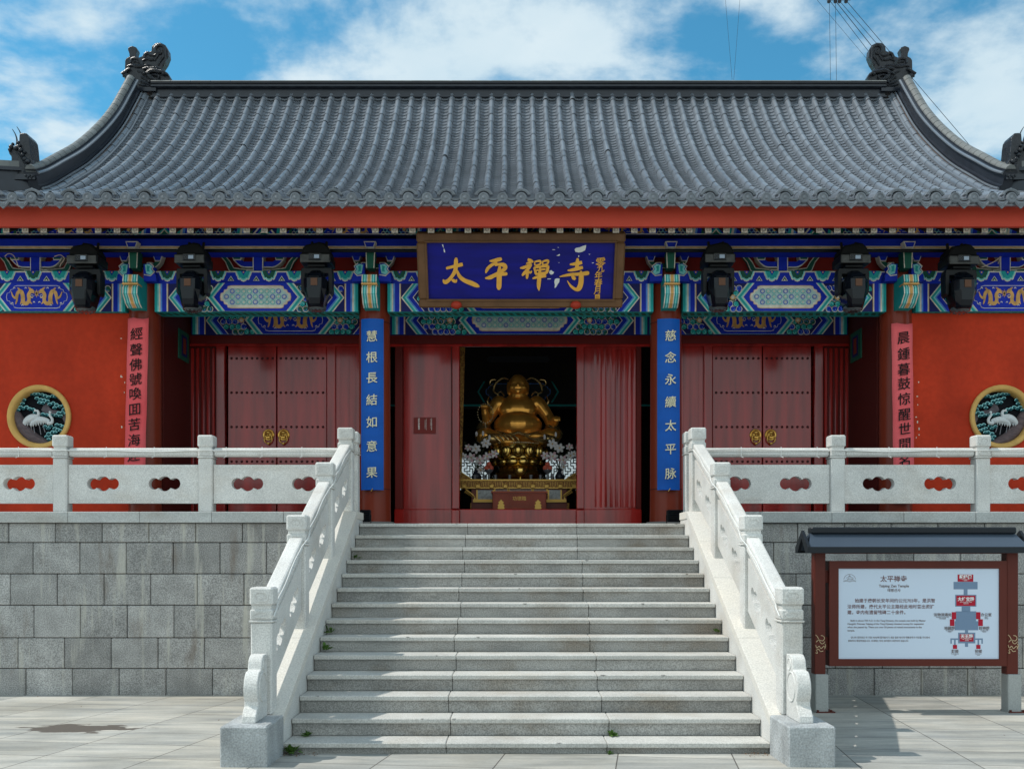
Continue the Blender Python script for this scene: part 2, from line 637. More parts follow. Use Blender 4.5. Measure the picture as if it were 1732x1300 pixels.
# a damp patch left of the stairs
dp = N(n, 'ShaderNodeMapping')
dp.vector_type = 'POINT'
dp.inputs['Location'].default_value = (4.30 * 1.15, -9.33 * 2.4, 0)
dp.inputs['Scale'].default_value = (1.15, 2.4, 0)
l.new(geo.outputs['Position'], dp.inputs[0])
vl = N(n, 'ShaderNodeVectorMath', operation='LENGTH')
l.new(dp.outputs[0], vl.inputs[0])
ad = N(n, 'ShaderNodeMath', operation='ADD')
nm = N(n, 'ShaderNodeMath', operation='MULTIPLY')
l.new(gnoise(3.0, (1, 2.2, 1), 4, (3, 1, 0)), nm.inputs[0])
nm.inputs[1].default_value = 1.5
l.new(vl.outputs['Value'], ad.inputs[0])
l.new(nm.outputs[0], ad.inputs[1])
wet = gramp(ad.outputs[0], 1.22, 1.27, (1, 1, 1), (0, 0, 0))
wet_r = wet.node.color_ramp
wet_r.elements[0].position, wet_r.elements[1].position = 0.93, 0.99
sc_ = N(n, 'ShaderNodeMath', operation='MULTIPLY')
l.new(ad.outputs[0], sc_.inputs[0]); sc_.inputs[1].default_value = 0.72
l.new(sc_.outputs[0], wet.node.inputs[0])
wm = N(n, 'ShaderNodeMix', data_type='RGBA')
l.new(wet, wm.inputs[0])
l.new(c_, wm.inputs[6])
wm.inputs[7].default_value = (0.095, 0.078, 0.064, 1)
l.new(wm.outputs[2], gb.inputs['Base Color'])
bmp = N(n, 'ShaderNodeBump')
bmp.inputs['Strength'].default_value = 0.35
bmp.inputs['Distance'].default_value = 0.006
l.new(bk.outputs['Fac'], bmp.inputs['Height'])
bmp.invert = True
l.new(bmp.outputs[0], gb.inputs['Normal'])

g = G()
for (ya, yb) in ((-150, 12.06), (12.06, 400)):
    za, zb = ground_z(max(ya, -2)), ground_z(min(yb, 12.06))
    if ya < -2:
        g.add([(-400, ya, za), (400, ya, za), (400, -2, za), (-400, -2, za)], [(0, 1, 2, 3)], gm)
        ya = -2
    g.add([(-400, ya, za), (400, ya, za), (400, yb, zb), (-400, yb, zb)], [(0, 1, 2, 3)], gm)
tag(g.build('ground'), kind='structure')

# ------------------------------------------------------------------ stone terrace
WY = 12.0
terr = thing('stone_terrace', 'grey granite terrace wall with pale coping that carries the temple hall', 'terrace', (0, 12, -0.12))
rows = [2.010, 1.768, 1.381, 0.993, 0.591, 0.211, -0.30]
for sgn in (-1, 1):
    g = G()
    xa, xb = 2.30, 9.4
    g.box(sgn * xa, sgn * xb, WY + 0.03, WY + 0.4, -0.4, 2.005, mortar)
    for r in range(6):
        zt, zb = rows[r], rows[r + 1]
        bw = 0.578
        off = (0.0, 0.30, 0.02, 0.31, 0.11, 0.21)[r] + (0.04 if sgn > 0 else 0)
        x = xa - off
        while x < xb:
            x0, x1 = max(x, xa), min(x + bw, xb)
            if x1 - x0 > 0.03:
                g.bbox(sgn * (x0 + 0.0045), sgn * (x1 - 0.0045), WY + random.uniform(-0.006, 0.005), WY + 0.2, zb + 0.0045, zt - 0.0045, wall_stone, 0.008, random.random())
            x += bw
    g.build('retaining_wall', terr)
    g = G()
    x = xa - 0.25
    while x < xb:
        x0 = max(x, 2.33)
        g.bbox(sgn * x0, sgn * (x + 0.882), WY - 0.055, WY + 0.42, 2.012, 2.147, coping_stone, 0.006, random.random())
        x += 0.886
    g.build('coping', terr)
g = G()
g.box(-9.4, 9.4, WY + 0.41, 22.5, 1.6, 2.0, coping_stone)
g.box(-1.995, 1.995, 12.24, WY + 0.42, 1.6, 2.0, coping_stone)
g.build('terrace_floor', terr)

# ------------------------------------------------------------------ stairs
SL = 0.148 / 0.304
stairs = thing('stone_staircase', 'wide flight of grey granite steps climbing to the temple door', 'staircase', (0, 8, 0))
for i in range(14):
    k = 13 - i
    zt, yf = 2.0 - k * 0.148, 11.9 - k * 0.304
    g = G()
    jx = 0.02 * math.sin(i * 2.1)
    cuts = [-1.996, -0.66 + jx - 0.02 * i / 13, 0.66 + jx + (0.03 if i in (1, 2) else 0), 1.996]
    for a, b in zip(cuts[:-1], cuts[1:]):
        t = random.random()
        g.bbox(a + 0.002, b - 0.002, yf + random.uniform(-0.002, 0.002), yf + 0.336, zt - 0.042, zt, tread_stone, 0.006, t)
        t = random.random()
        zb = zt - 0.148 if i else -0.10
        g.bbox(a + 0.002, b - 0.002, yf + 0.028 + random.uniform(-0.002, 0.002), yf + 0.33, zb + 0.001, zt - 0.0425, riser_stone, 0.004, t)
    g.box(-1.99, 1.99, yf + 0.06, yf + 0.336, zt - 0.146 if i else -0.1, zt - 0.05, mortar)
    for q in range(1 + i % 2):      # chipped spots along the nosing
        x = random.uniform(-1.9, 1.9)
        w = random.uniform(0.01, 0.028)
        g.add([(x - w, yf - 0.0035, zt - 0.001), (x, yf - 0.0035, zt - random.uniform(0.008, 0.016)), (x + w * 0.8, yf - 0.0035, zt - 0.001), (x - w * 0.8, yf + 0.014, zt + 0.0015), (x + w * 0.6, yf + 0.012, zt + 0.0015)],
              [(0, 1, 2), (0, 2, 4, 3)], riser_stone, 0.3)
    g.build('step', stairs)


def slope_z(y):
    return 0.605 + SL * (y - 8.56)


for sgn in (-1, 1):
    # stringer: plain side below, overhanging slabs on the slope
    g = G()
    g.prism([(7.93, -0.2), (7.93, slope_z(7.93) - 0.09), (11.72, slope_z(11.72) - 0.09), (12.0, slope_z(11.72) - 0.09), (12.22, slope_z(11.72) - 0.09), (12.22, -0.2)],
            sgn * 2.0, sgn * 2.32, stone_white, 'x')
    g.build('stringer', stairs)
    ys = [7.935, 9.05, 10.15, 10.95, 11.715, 12.23]
    for q, (a, b) in enumerate(zip(ys[:-1], ys[1:])):
        g = G()
        a += 0.002; b -= 0.002
        if q < 4:
            pts = [(a, slope_z(a) - 0.0895), (a, slope_z(a)), (b, slope_z(b)), (b, slope_z(b) - 0.0895)]
        else:
            pts = [(a, 2.052), (a, 2.1415), (b, 2.1415), (b, 2.052)]
        g.prism(pts, sgn * 1.99, sgn * 2.33, stone_top, 'x', random.random())
        g.build('stringer_slab', stairs, bevel=0.005)
    g = G()
    g.bbox(sgn * 1.985, sgn * 2.345, 7.385, 7.93, -0.12, 0.310, stone_block, 0.012)
    o = g.build('plinth_block', stairs)
# ------------------------------------------------------------------ balustrades
def post(parent, x, yf, z0, zt, w=0.192, name='post'):
    g = G()
    h = w / 2
    yc = yf + h
    hd = 0.150
    g.bbox(x - h, x + h, yc - h, yc + h, zt - hd, zt, stone_white, 0.016)
    g.bbox(x - h + 0.016, x + h - 0.016, yc - h + 0.016, yc + h - 0.016, zt - hd - 0.035, zt - hd + 0.002, stone_white, 0.006)
    g.bbox(x - h + 0.003, x + h - 0.003, yc - h + 0.003, yc + h - 0.003, zt - hd - 0.12, zt - hd - 0.03, stone_white, 0.012)
    g.bbox(x - h - 0.003, x + h + 0.003, yc - h - 0.003, yc + h + 0.003, zt - hd - 0.138, zt - hd - 0.12, stone_white, 0.006)
    s = h - 0.008
    g.bbox(x - s, x + s, yc - s, yc + s, z0, zt - hd - 0.136, stone_white, 0.014)
    # carved cartouches on the head
    def octa(u0, u1, v0, v1, c):
        return [(u0 + c, v0), (u1 - c, v0), (u1, v0 + c), (u1, v1 - c), (u1 - c, v1), (u0 + c, v1), (u0, v1 - c), (u0, v0 + c)]
    o1 = octa(x - 0.062, x + 0.062, zt - 0.118, zt - 0.035, 0.022)
    i1 = octa(x - 0.050, x + 0.050, zt - 0.106, zt - 0.047, 0.020)
    g.plate(o1, [i1], yc - h - 0.006, yc - h + 0.004, stone_white)
    g.prism(octa(x - 0.034, x + 0.034, zt - 0.094, zt - 0.059, 0.016), yc - h - 0.004, yc - h + 0.003, stone_white)
    o2 = octa(x - 0.060, x + 0.060, zt - hd - 0.10, zt - hd - 0.05, 0.02)
    i2 = octa(x - 0.050, x + 0.050, zt - hd - 0.09, zt - hd - 0.06, 0.018)
    g.plate(o2, [i2], yc - h - 0.003, yc - h + 0.006, stone_white)
    return g.build(name, parent)


def trefoil(cx, cz, k=1.0):
    pts = []
    R1, R2, dx = 0.094 * k, 0.073 * k, 0.128 * k
    # intersection angle of circles
    th1 = math.acos((dx * dx + R1 * R1 - R2 * R2) / (2 * dx * R1))
    th2 = math.acos((dx * dx + R2 * R2 - R1 * R1) / (2 * dx * R2))
    def arc(x, r, a0, a1, m=12):
        for i in range(m):
            a = a0 + (a1 - a0) * i / m
            yield (cx + x + r * math.cos(a), cz + r * math.sin(a))
    pts += arc(0, R1, th1, math.pi - th1)
    pts += arc(-dx, R2, th2, 2 * math.pi - th2)
    pts += arc(0, R1, math.pi + th1, 2 * math.pi - th1)
    pts += arc(dx, R2, math.pi + th2, 3 * math.pi - th2)
    return pts


PY = 12.13
for sgn, side in ((-1, 'left'), (1, 'right')):
    bal = thing('terrace_balustrade', ('white stone balustrade on the terrace edge left of the stairs' if sgn < 0 else
                                       'white stone balustrade on the terrace edge behind the notice board'), 'balustrade',
                (sgn * 5, PY, 2.147), 'white stone balustrades')
    px = [3.96, 5.78, 7.62]
    for x in px:
        post(bal, sgn * x, PY, 2.147, 3.115)
    g0 = None
    spans = [(2.265, 3.96 - 0.094), (3.96 + 0.094, 5.78 - 0.094), (5.78 + 0.094, 7.62 - 0.094)]
    for q, (a, b) in enumerate(spans):
        g = G()
        L = b - a
        hs = [a + L * 0.262, a + L * 0.735] if q else [a + L * 0.26, a + L * 0.735]
        g.plate([(a, 2.262), (b, 2.262), (b, 2.745), (a, 2.745)] if sgn > 0 else [(-b, 2.262), (-a, 2.262), (-a, 2.745), (-b, 2.745)],
                [trefoil(sgn * h, 2.508) for h in hs], PY + 0.045, PY + 0.147, stone_white)
        # a thin raised border along the bottom and top
        for zz in (2.300, 2.700):
            g.box(sgn * (a + 0.002), sgn * (b - 0.002), PY + 0.041, PY + 0.0455, zz, zz + 0.007, stone_white)
        g.build('panel', bal)
        g = G()
        g.bbox(sgn * a, sgn * b, PY + 0.03, PY + 0.165, 2.848, 2.957, stone_white, 0.022)
        g.bbox(sgn * a, sgn * b, PY + 0.022, PY + 0.172, 2.905, 2.925, stone_white, 0.006)
        g.build('handrail', bal)

PX = 2.165
stair_posts = []
for sgn in (-1, 1):
    bal = thing('stair_balustrade', ('sloping white stone balustrade on the left side of the steps' if sgn < 0 else
                                     'sloping white stone balustrade on the right side of the steps'), 'balustrade',
                (sgn * PX, 7.9, 0.31), 'white stone balustrades')
    x = sgn * PX
    D = [7.90, 9.19, 10.55, 11.88]
    zt = [1.352, 1.995, 2.624, 3.175]
    z0 = [0.309, slope_z(9.19) - 0.01, slope_z(10.55) - 0.01, 2.140]
    for a, b, c in zip(D, zt, z0):
        post(bal, x, a, c, b)
    post(bal, x - sgn * 0.01, 12.24, 2.14, 3.172, 0.19)
    for q in range(3):
        ya, yb = D[q] + 0.188, D[q + 1] + 0.004
        za, zb = zt[q], zt[q + 1]
        sl = (zb - za) / (D[q + 1] - D[q])

        def line(y, dz, za=za, y0=D[q] + 0.096, sl=sl):
            return za + dz + sl * (y - y0)
        L = yb - ya
        g = G()
        holes = []
        for fr in (0.27, 0.73):
            holes.append([(u, v) for u, v in trefoil(ya + L * fr, 0.0, 0.9)])
        lo, hi = -0.868, -0.365
        if q == 2:
            lo, hi = -0.84, -0.36
        outer = [(ya, lo), (yb, lo), (yb, hi), (ya, hi)]
        g.plate(outer, [[(u, v + (lo + hi) / 2) for u, v in h] for h in holes], -0.048, 0.048, stone_white,
                shear=lambda u, w, d, x=x: (x + d, u, line(u, w)))
        g.build('panel', bal)
        g = G()
        g.prism([(ya, line(ya, -0.30)), (ya, line(ya, -0.165)), (yb, line(yb, -0.165)), (yb, line(yb, -0.30))], x - 0.068, x + 0.068, stone_white, 'x')
        g.build('handrail', bal, bevel=0.02)
        g = G()
        g.prism([(ya, line(ya, -0.245)), (ya, line(ya, -0.225)), (yb, line(yb, -0.225)), (yb, line(yb, -0.245))], x - 0.076, x + 0.076, stone_white, 'x')
        g.build('handrail_moulding', bal, bevel=0.006)
    # drum stone at the foot
    def arcp(cy, cz, r, a0, a1, m=10):
        return [(cy + r * math.cos(R(a0 + (a1 - a0) * i / m)), cz + r * math.sin(R(a0 + (a1 - a0) * i / m))) for i in range(m + 1)]
    prof = [(7.89, 0.309), (7.89, 0.815), (7.80, 0.815)]
    prof += arcp(7.80, 0.73, 0.085, 90, 165, 6)
    prof += [(7.705, 0.70)]
    prof += arcp(7.745, 0.56, 0.165, 125, 215, 12)
    prof += [(7.605, 0.43), (7.585, 0.415), (7.535, 0.36), (7.525, 0.309)]
    g = G()
    g.prism(prof, x - 0.056, x + 0.056, stone_white, 'x')
    g.build('drum_stone', bal, bevel=0.012, seg=3)
    g = G()
    for sx in (-1, 1):
        g.tube([(x + sx * 0.056, 7.745 + 0.115 * math.cos(R(a)), 0.565 + 0.115 * math.sin(R(a))) for a in range(0, 361, 20)], 0.008, stone_white, 5)
        g.tube([(x + sx * 0.056, 7.80 + 0.05 * math.cos(R(a)), 0.74 + 0.045 * math.sin(R(a))) for a in range(0, 361, 30)], 0.006, stone_white, 5)
    g.build('carved_scroll', bal, smooth=True)

# thin white cable tied along the rails
cable_mat = M('white cable sheath', (0.75, 0.75, 0.73), 0.45)
for sgn in (-1, 1):
    g = G()
    pts = []
    xs = 2.33
    while xs < 7.6:
        near = min(abs(xs - q) for q in (3.96, 5.78, 7.62))
        pts.append((sgn * xs, PY - (0.012 if near < 0.12 else -0.012), 2.925 + 0.006 * math.sin(xs * 5.1) - 0.012 * math.sin(xs * 1.7)))
        xs += 0.07
    g.tube(pts, 0.0055, cable_mat, 6)
    for xs in (2.75, 3.25, 3.7, 4.6, 5.2, 6.3, 6.9):
        g.tube([(sgn * xs, PY + 0.02, 2.965), (sgn * xs, PY + 0.012, 2.93), (sgn * xs, PY + 0.02, 2.845), (sgn * (xs + 0.02), PY - 0.01, 2.83)], 0.004, cable_mat, 5)
    D = [7.90, 9.19, 10.55, 11.88]
    zt = [1.352, 1.995, 2.624, 3.175]
    pts = []
    for q in range(3):
        for t in range(12):
            y = D[q] + (D[q + 1] - D[q]) * t / 12
            z = zt[q] + (zt[q + 1] - zt[q]) * t / 12 - 0.235
            on_post = t == 0 or t == 1
            pts.append((sgn * PX - sgn * (0.106 if on_post else 0.079), y, z + (0.01 * math.sin(t))))
    g.tube(pts, 0.005, cable_mat, 6)
    tag(g.build('light_cable'), 'thin white cable tied along the ' + ('left' if sgn < 0 else 'right') + ' stone handrails', 'cable', 'white cables on the handrails')

# ------------------------------------------------------------------ temple hall
hall = thing('temple_hall', 'red walled temple hall with curved grey tile roof and painted beams', 'temple', (0, 14, 2.0))
FZ = 2.0
# ---- roof profile: (depth, height) from eave to ridge
RP = [(12.46, 6.18), (12.8, 6.295), (13.3, 6.49), (14.04, 6.83), (14.74, 7.28), (15.44, 7.76), (16.2, 8.38), (16.8, 8.95), (17.25, 9.47), (17.62, 9.92)]


def catmull(P, n):
    out = []
    k = len(P)
    for i in range(k - 1):
        p0, p1, p2, p3 = P[max(i - 1, 0)], P[i], P[i + 1], P[min(i + 2, k - 1)]
        for j in range(n):
            t = j / n
            out.append(tuple(0.5 * (2 * b + (c - a) * t + (2 * a - 5 * b + 4 * c - d) * t * t + (3 * b - a - 3 * c + d) * t ** 3)
                             for a, b, c, d in zip(p0, p1, p2, p3)))
    out.append(P[-1])
    return out


RC = catmull(RP, 12)
RL = [0.0]
for a, b in zip(RC[:-1], RC[1:]):
    RL.append(RL[-1] + math.hypot(b[0] - a[0], b[1] - a[1]))


def roof_at(s):
    """point and unit tangent (going up the slope) at arc length s"""
    s = max(0.0, min(s, RL[-1] - 1e-6))
    lo = 0
    hi = len(RL) - 1
    while hi - lo > 1:
        m = (lo + hi) // 2
        if RL[m] <= s: lo = m
        else: hi = m
    t = (s - RL[lo]) / (RL[hi] - RL[lo])
    p = (RC[lo][0] + (RC[hi][0] - RC[lo][0]) * t, RC[lo][1] + (RC[hi][1] - RC[lo][1]) * t)
    d = Vector((RC[hi][0] - RC[lo][0], RC[hi][1] - RC[lo][1])).normalized()
    return p, d


SP = 0.2415
NR = 28                       # rows each side of the centre
VX = 6.93                     # verge


def hip_s(x):
    """beyond the verge the front slope ends at the hip line: arc length where it stops"""
    if abs(x) <= VX - 0.02:
        return RL[-1]
    return max(0.0, 1.72 - (abs(x) - VX) * 0.98)


g = G()
g2 = G()
xs_rows = [i * SP for i in range(-36, 37)]
for x in xs_rows:
    smax = hip_s(x)
    if smax < 0.2:
        continue
    # cover tiles, a lapped half pipe, laid a little unevenly
    s = 0.0
    x0_, ph_ = x, random.random() * 6
    while s < smax - 0.03:
        e = min(s + 0.27, smax)
        tn = random.random()
        x = x0_ + 0.004 * math.sin(s * 1.3 + ph_) + random.uniform(-0.0025, 0.0025)
        slip = random.uniform(-0.003, 0.003) + (0.012 if random.random() < 0.012 else 0)
        ring_v = []
        for (ss, r, lift) in ((s + 0.008, 0.0555, 0.001), (e, 0.054, -0.001)):
            p, d = roof_at(ss)
            nrm = Vector((-d.y, d.x))
            for k in range(8):
                a = math.pi * k / 7
                h = 0.010 + slip + lift + r * 1.5 * math.sin(a)
                ring_v.append((x + r * math.cos(a), p[0] + nrm.x * h, p[1] + nrm.y * h))
        fs = [(k, 8 + k, 9 + k, k + 1) for k in range(7)]
        g.add(ring_v, fs, tile, tn)
        s += 0.27
for i, x in enumerate(xs_rows[:-1]):
    xm = x + SP / 2
    smax = hip_s(xm)
    if smax < 0.2:
        continue
    s = -0.02
    while s < smax - 0.03:
        e = min(s + 0.135, smax)
        tn = random.random()
        vs = []
        for (ss, lift) in ((s, 0.0), (s, 0.022), (e, 0.003)):
            p, d = roof_at(max(ss, 0))
            if ss < 0:
                p = (p[0] + d.x * ss, p[1] + d.y * ss)
            nrm = Vector((-d.y, d.x))
            for k in range(6):
                u = -1 + 2 * k / 5
                h = lift + 0.026 * u * u - 0.018
                vs.append((xm + u * 0.082, p[0] + nrm.x * h, p[1] + nrm.y * h))
        fs = [(k, k + 1, 7 + k, 6 + k) for k in range(5)] + [(6 + k, 7 + k, 13 + k, 12 + k) for k in range(5)]
        g2.add(vs, fs, tile, tn)
        s += 0.116
roof = G()
# closed roof body below the tiles
ux = [(y, z - 0.03) for y, z in RC]
lx = [(y, z - 0.085 - 0.075 * min(1, (y - 12.46) / 1.0)) for y, z in RC][::-1]
roof.prism(ux + lx, -VX, VX, tile, 'x')
bk_p = [(35.5 - y, z) for y, z in RC]
roof.prism([(y, z - 0.03) for y, z in bk_p] + [(y, z - 0.16) for y, z in bk_p][::-1], -VX, VX, tile, 'x')
for sg in (-1, 1):
    # lower skirt beyond the verge: front corner piece, side slope
    a0 = (sg * VX, 14.05, 6.86); a1 = (sg * 8.75, 12.5, 6.33)
    roof.add([(sg * VX, 12.5, 6.15), (sg * 8.75, 12.5, 6.20), a0, (sg * VX, 12.5, 6.09), (sg * 8.75, 12.5, 6.14), (sg * VX, 14.05, 6.7)],
             [(0, 1, 2), (3, 5, 4), (0, 3, 4, 1)], tile)
    roof.add([a0, a1, (sg * 8.75, 23.0, 6.33), (sg * VX, 21.45, 6.86)], [(0, 1, 2, 3)], tile)
    # gable triangle
    gp = [(y, z - 0.05) for y, z in RC if y > 14.0]
    gp2 = [(35.5 - y, z) for y, z in gp[::-1]]
    roof.prism(gp + gp2, sg * (VX - 0.12), sg * (VX - 0.02), red_wall, 'x')
rf = roof.build('roof', hall)
for k, gg in (('cover_tiles', g), ('pan_tiles', g2)):
    gg.build(k, rf, smooth=(k == 'cover_tiles'))

# eave edge: round end tiles, drip tiles and hoods on every second row
EY = 12.455
eave_tile = M('matt grey eave tile', (0.165, 0.18, 0.20), 0.5, var=0.2, vs=4, tone=0.15, bump=0.1, bs=30)
for i, x in enumerate(xs_rows):
    ge, gd, gh = G(), G(), G()
    p, d = roof_at(0.0)
    zc_ = p[1] + 0.008
    ge.tube([(x, EY - 0.035, zc_), (x, EY + 0.03, zc_)], 0.068, eave_tile, 16)
    ge.tube([(x + 0.052 * math.cos(R(a)), EY - 0.036, zc_ + 0.052 * math.sin(R(a))) for a in range(0, 361, 30)], 0.008, eave_tile, 5)
    ge.ball((x, EY - 0.036, zc_), (0.024, 0.012, 0.024), eave_tile, 8, 6)
    if i < len(xs_rows) - 1:
        xm = x + SP / 2
        pts = []
        for k in range(13):
            u = -1 + k / 6
            pts.append((xm + u * 0.088, zc_ - 0.015 - 0.035 * (1 - u * u)))
        low = []
        for k in range(17):
            u = 1 - k / 8
            low.append((xm + u * 0.088, zc_ - 0.045 - 0.075 * max(0, 1 - abs(u) ** 2.2) - 0.022 * max(0, 1 - abs(u) * 3)))
        gd.prism(pts + low, EY - 0.03, EY - 0.012, eave_tile, 'y', random.random())
        mid = [(xm + u * 0.066, EY - 0.032, zc_ - 0.052 - 0.055 * max(0, 1 - u * u)) for u in [q / 6 - 1 for q in range(13)]]
        gd.tube(mid, 0.006, eave_tile, 5)
        gd.ball((xm, EY - 0.03, zc_ - 0.075), (0.03, 0.010, 0.014), eave_tile, 8, 5)
    if i % 2 == 0:
        oa = [(x + 0.125 * math.cos(R(a)), zc_ + 0.012 + 0.112 * math.sin(R(a)) + (0.012 if abs(a - 90) < 6 else 0)) for a in range(18, 163, 9)]
        ia = [(x + 0.085 * math.cos(R(a)), zc_ + 0.015 + 0.078 * math.sin(R(a))) for a in range(162, 17, -9)]
        gh.prism(oa + ia, EY - 0.012, EY + 0.06, eave_tile, 'y', random.random())
        gh.tube([(x + 0.105 * math.cos(R(a)), EY - 0.014, zc_ + 0.013 + 0.096 * math.sin(R(a))) for a in range(20, 161, 14)], 0.006, eave_tile, 5)
    ge.build('eave_end_tile', rf, smooth=True)
    if gd.v: gd.build('drip_tile', rf)
    if gh.v: gh.build('hood_tile', rf)

# ---- main ridge
g = G()
rz = 9.845
RX = 6.62
prof = [(17.50, rz - 0.0), (17.46, rz + 0.008), (17.46, rz + 0.035), (17.50, rz + 0.045), (17.53, rz + 0.06), (17.53, rz + 0.175),
        (17.48, rz + 0.183), (17.45, rz + 0.195), (17.45, rz + 0.212), (17.52, rz + 0.222), (17.52, rz + 0.24), (17.46, rz + 0.25), (17.45, rz + 0.275), (17.5, rz + 0.30)]
prof2 = [(35.5 - y, z) for y, z in prof[::-1]]
g.prism(prof + prof2, -RX, RX, tile_dark, 'x')
g.box(-RX, RX, 17.48, 18.02, rz + 0.2, rz + 0.30, tile_dark)
mr = g.build('main_ridge', rf)
g = G()
x = -RX
while x < RX - 0.1:
    g.prism([(17.44, rz + 0.277), (17.45, rz + 0.298), (17.52, rz + 0.318), (17.62, rz + 0.325), (17.62, rz + 0.301), (17.5, rz + 0.301)], x + 0.004, min(x + 0.36, RX) - 0.004, tile_cap, 'x', random.random())
    x += 0.36
g.build('ridge_capping', mr)
# rounded heads of the tile rows under the ridge, joined by a wavy edge
g = G()
p, d = roof_at(RL[-1] - 0.12)
for x in xs_rows:
    if abs(x) > 6.6: continue
    g.ball((x, p[0] - 0.02, p[1] + 0.02), (0.075, 0.06, 0.07), tile, 12, 8)
    pts = []
    for k in range(9):
        u = k / 8
        pts.append((x + SP * u, p[0] - 0.03, p[1] + 0.055 - 0.06 * math.sin(math.pi * u) ** 0.8))
    g.tube(pts, 0.018, tile, 6)
g.build('ridge_closing_tiles', rf, smooth=True)
g = G()
g.box(-6.7, 6.7, 17.56, 17.62, 9.7, rz + 0.05, black_in)
g.build('ridge_foot', rf)

# ---- verge ridges along the curve
for sg in (-1, 1):
    s0, s1 = 1.52, RL[-1] - 0.02
    m = 70
    path = [roof_at(s0 + (s1 - s0) * i / m) for i in range(m + 1)]

    def sweep(g, prof, mat, path=path, xc=sg * VX, tone=0.5):
        """prof: closed loop of (x offset outward, height above the tiles)"""
        vs, fs = [], []
        k = len(prof)
        for p, d in path:
            nrm = Vector((-d.y, d.x))
            for (dx, h) in prof:
                vs.append((xc + sg * dx, p[0] + nrm.x * h, p[1] + nrm.y * h))
        for i in range(len(path) - 1):
            for j in range(k):
                j2 = (j + 1) % k
                fs.append((i * k + j, i * k + j2, (i + 1) * k + j2, (i + 1) * k + j))
        fs.append(list(range(k)))
        fs.append([(len(path) - 1) * k + j for j in range(k - 1, -1, -1)])
        g.add(vs, fs, mat, tone)
    g = G()
    sweep(g, [(-0.10, -0.03), (-0.13, 0.03), (-0.13, 0.085), (-0.085, 0.10), (-0.10, 0.115), (-0.10, 0.135), (-0.07, 0.15), (-0.07, 0.27), (-0.105, 0.285),
              (-0.115, 0.315), (-0.075, 0.335), (-0.08, 0.36), (0.08, 0.36), (0.115, 0.315), (0.07, 0.27), (0.07, 0.15), (0.13, 0.085), (0.13, -0.03)], tile_dark)
    vr = g.build('verge_ridge', rf)
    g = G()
    sweep(g, [(-0.125, 0.085), (-0.14, 0.094), (-0.14, 0.108), (-0.12, 0.116), (-0.10, 0.10)], tile)  # lighter strips painted in as highlights along the ridge mouldings
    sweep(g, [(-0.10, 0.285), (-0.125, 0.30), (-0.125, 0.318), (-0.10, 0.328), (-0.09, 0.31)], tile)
    g.build('moulding_highlight', vr)
    g = G()
    s = s0
    while s < s1 - 0.02:
        e = min(s + 0.20, s1)
        pp = [roof_at(s), roof_at((s + e) / 2), roof_at(e - 0.014)]
        prof = [(0.074 * math.cos(R(a)), 0.345 + 0.072 * math.sin(R(a))) for a in range(-20, 201, 22)]
        sweep(g, prof, tile_cap, pp, tone=random.random())
        s += 0.20
    g.build('ridge_capping', vr)
    g = G()
    sweep(g, [(-0.24, 0.0), (-0.24, 0.04), (-0.16, 0.07), (-0.16, 0.0)], tile)
    sweep(g, [(-0.165, 0.02), (-0.165, 0.075), (-0.12, 0.08), (-0.12, 0.02)], M('brown mortar edge' + str(sg), (0.15, 0.10, 0.075), 0.9))
    g.build('verge_tile_edge', vr)
    # hip ridge running out to the corner
    g = G()
    hp = [(sg * (VX + 0.02), 14.0, 6.86), (sg * (VX + 0.75), 13.45, 6.70), (sg * (VX + 1.4), 12.95, 6.60), (sg * (VX + 1.95), 12.45, 6.62)]
    hp = catmull(hp, 6)
    for a, b in zip(hp[:-1], hp[1:]):
        a, b = Vector(a), Vector(b)
        t = (b - a); t.z = 0
        sd_ = Vector((-t.y, t.x, 0)).normalized()
        for (w0, h0, h1, mt) in ((0.12, -0.05, 0.10, tile_dark), (0.07, 0.10, 0.25, tile_dark), (0.11, 0.25, 0.30, tile_dark), (0.085, 0.30, 0.39, tile_cap)):
            q = [a - sd_ * w0, a + sd_ * w0, b + sd_ * w0, b - sd_ * w0]
            g.add([(v.x, v.y, v.z + h0) for v in q] + [(v.x, v.y, v.z + h1) for v in q],
                  [(3, 2, 1, 0), (4, 5, 6, 7), (0, 1, 5, 4), (1, 2, 6, 5), (2, 3, 7, 6), (3, 0, 4, 7)], mt, random.random())
    g.build('hip_ridge', rf)

# ---- dragon head ridge ends (outline measured on the left one, x to the outside)
CH = [(232.5, 84.5), (231, 81), (224.5, 78.5), (217.5, 81), (216.5, 84.5), (219, 91), (219.5, 96.5), (214.5, 99), (212, 103), (211.5, 124), (207, 126), (207.5, 129.5), (211.5, 131.5), (211, 152),
      (228, 152), (238, 150), (264, 150), (268, 148), (269.5, 139), (274, 138.5), (280, 140), (286, 137), (288, 131), (284, 124), (280, 121.5), (276, 122), (275, 116),
      (281, 107), (285.5, 96), (284.5, 85), (280, 77), (272, 73), (264, 73.5), (257.5, 79), (256.5, 87), (252.5, 88.5), (248, 87.5), (244, 90), (241, 96), (236, 98), (231, 97), (230.5, 91)]
CDp = 17.55


def chx(px, sg):
    return X(px, CDp) if sg < 0 else -X(px, CDp)


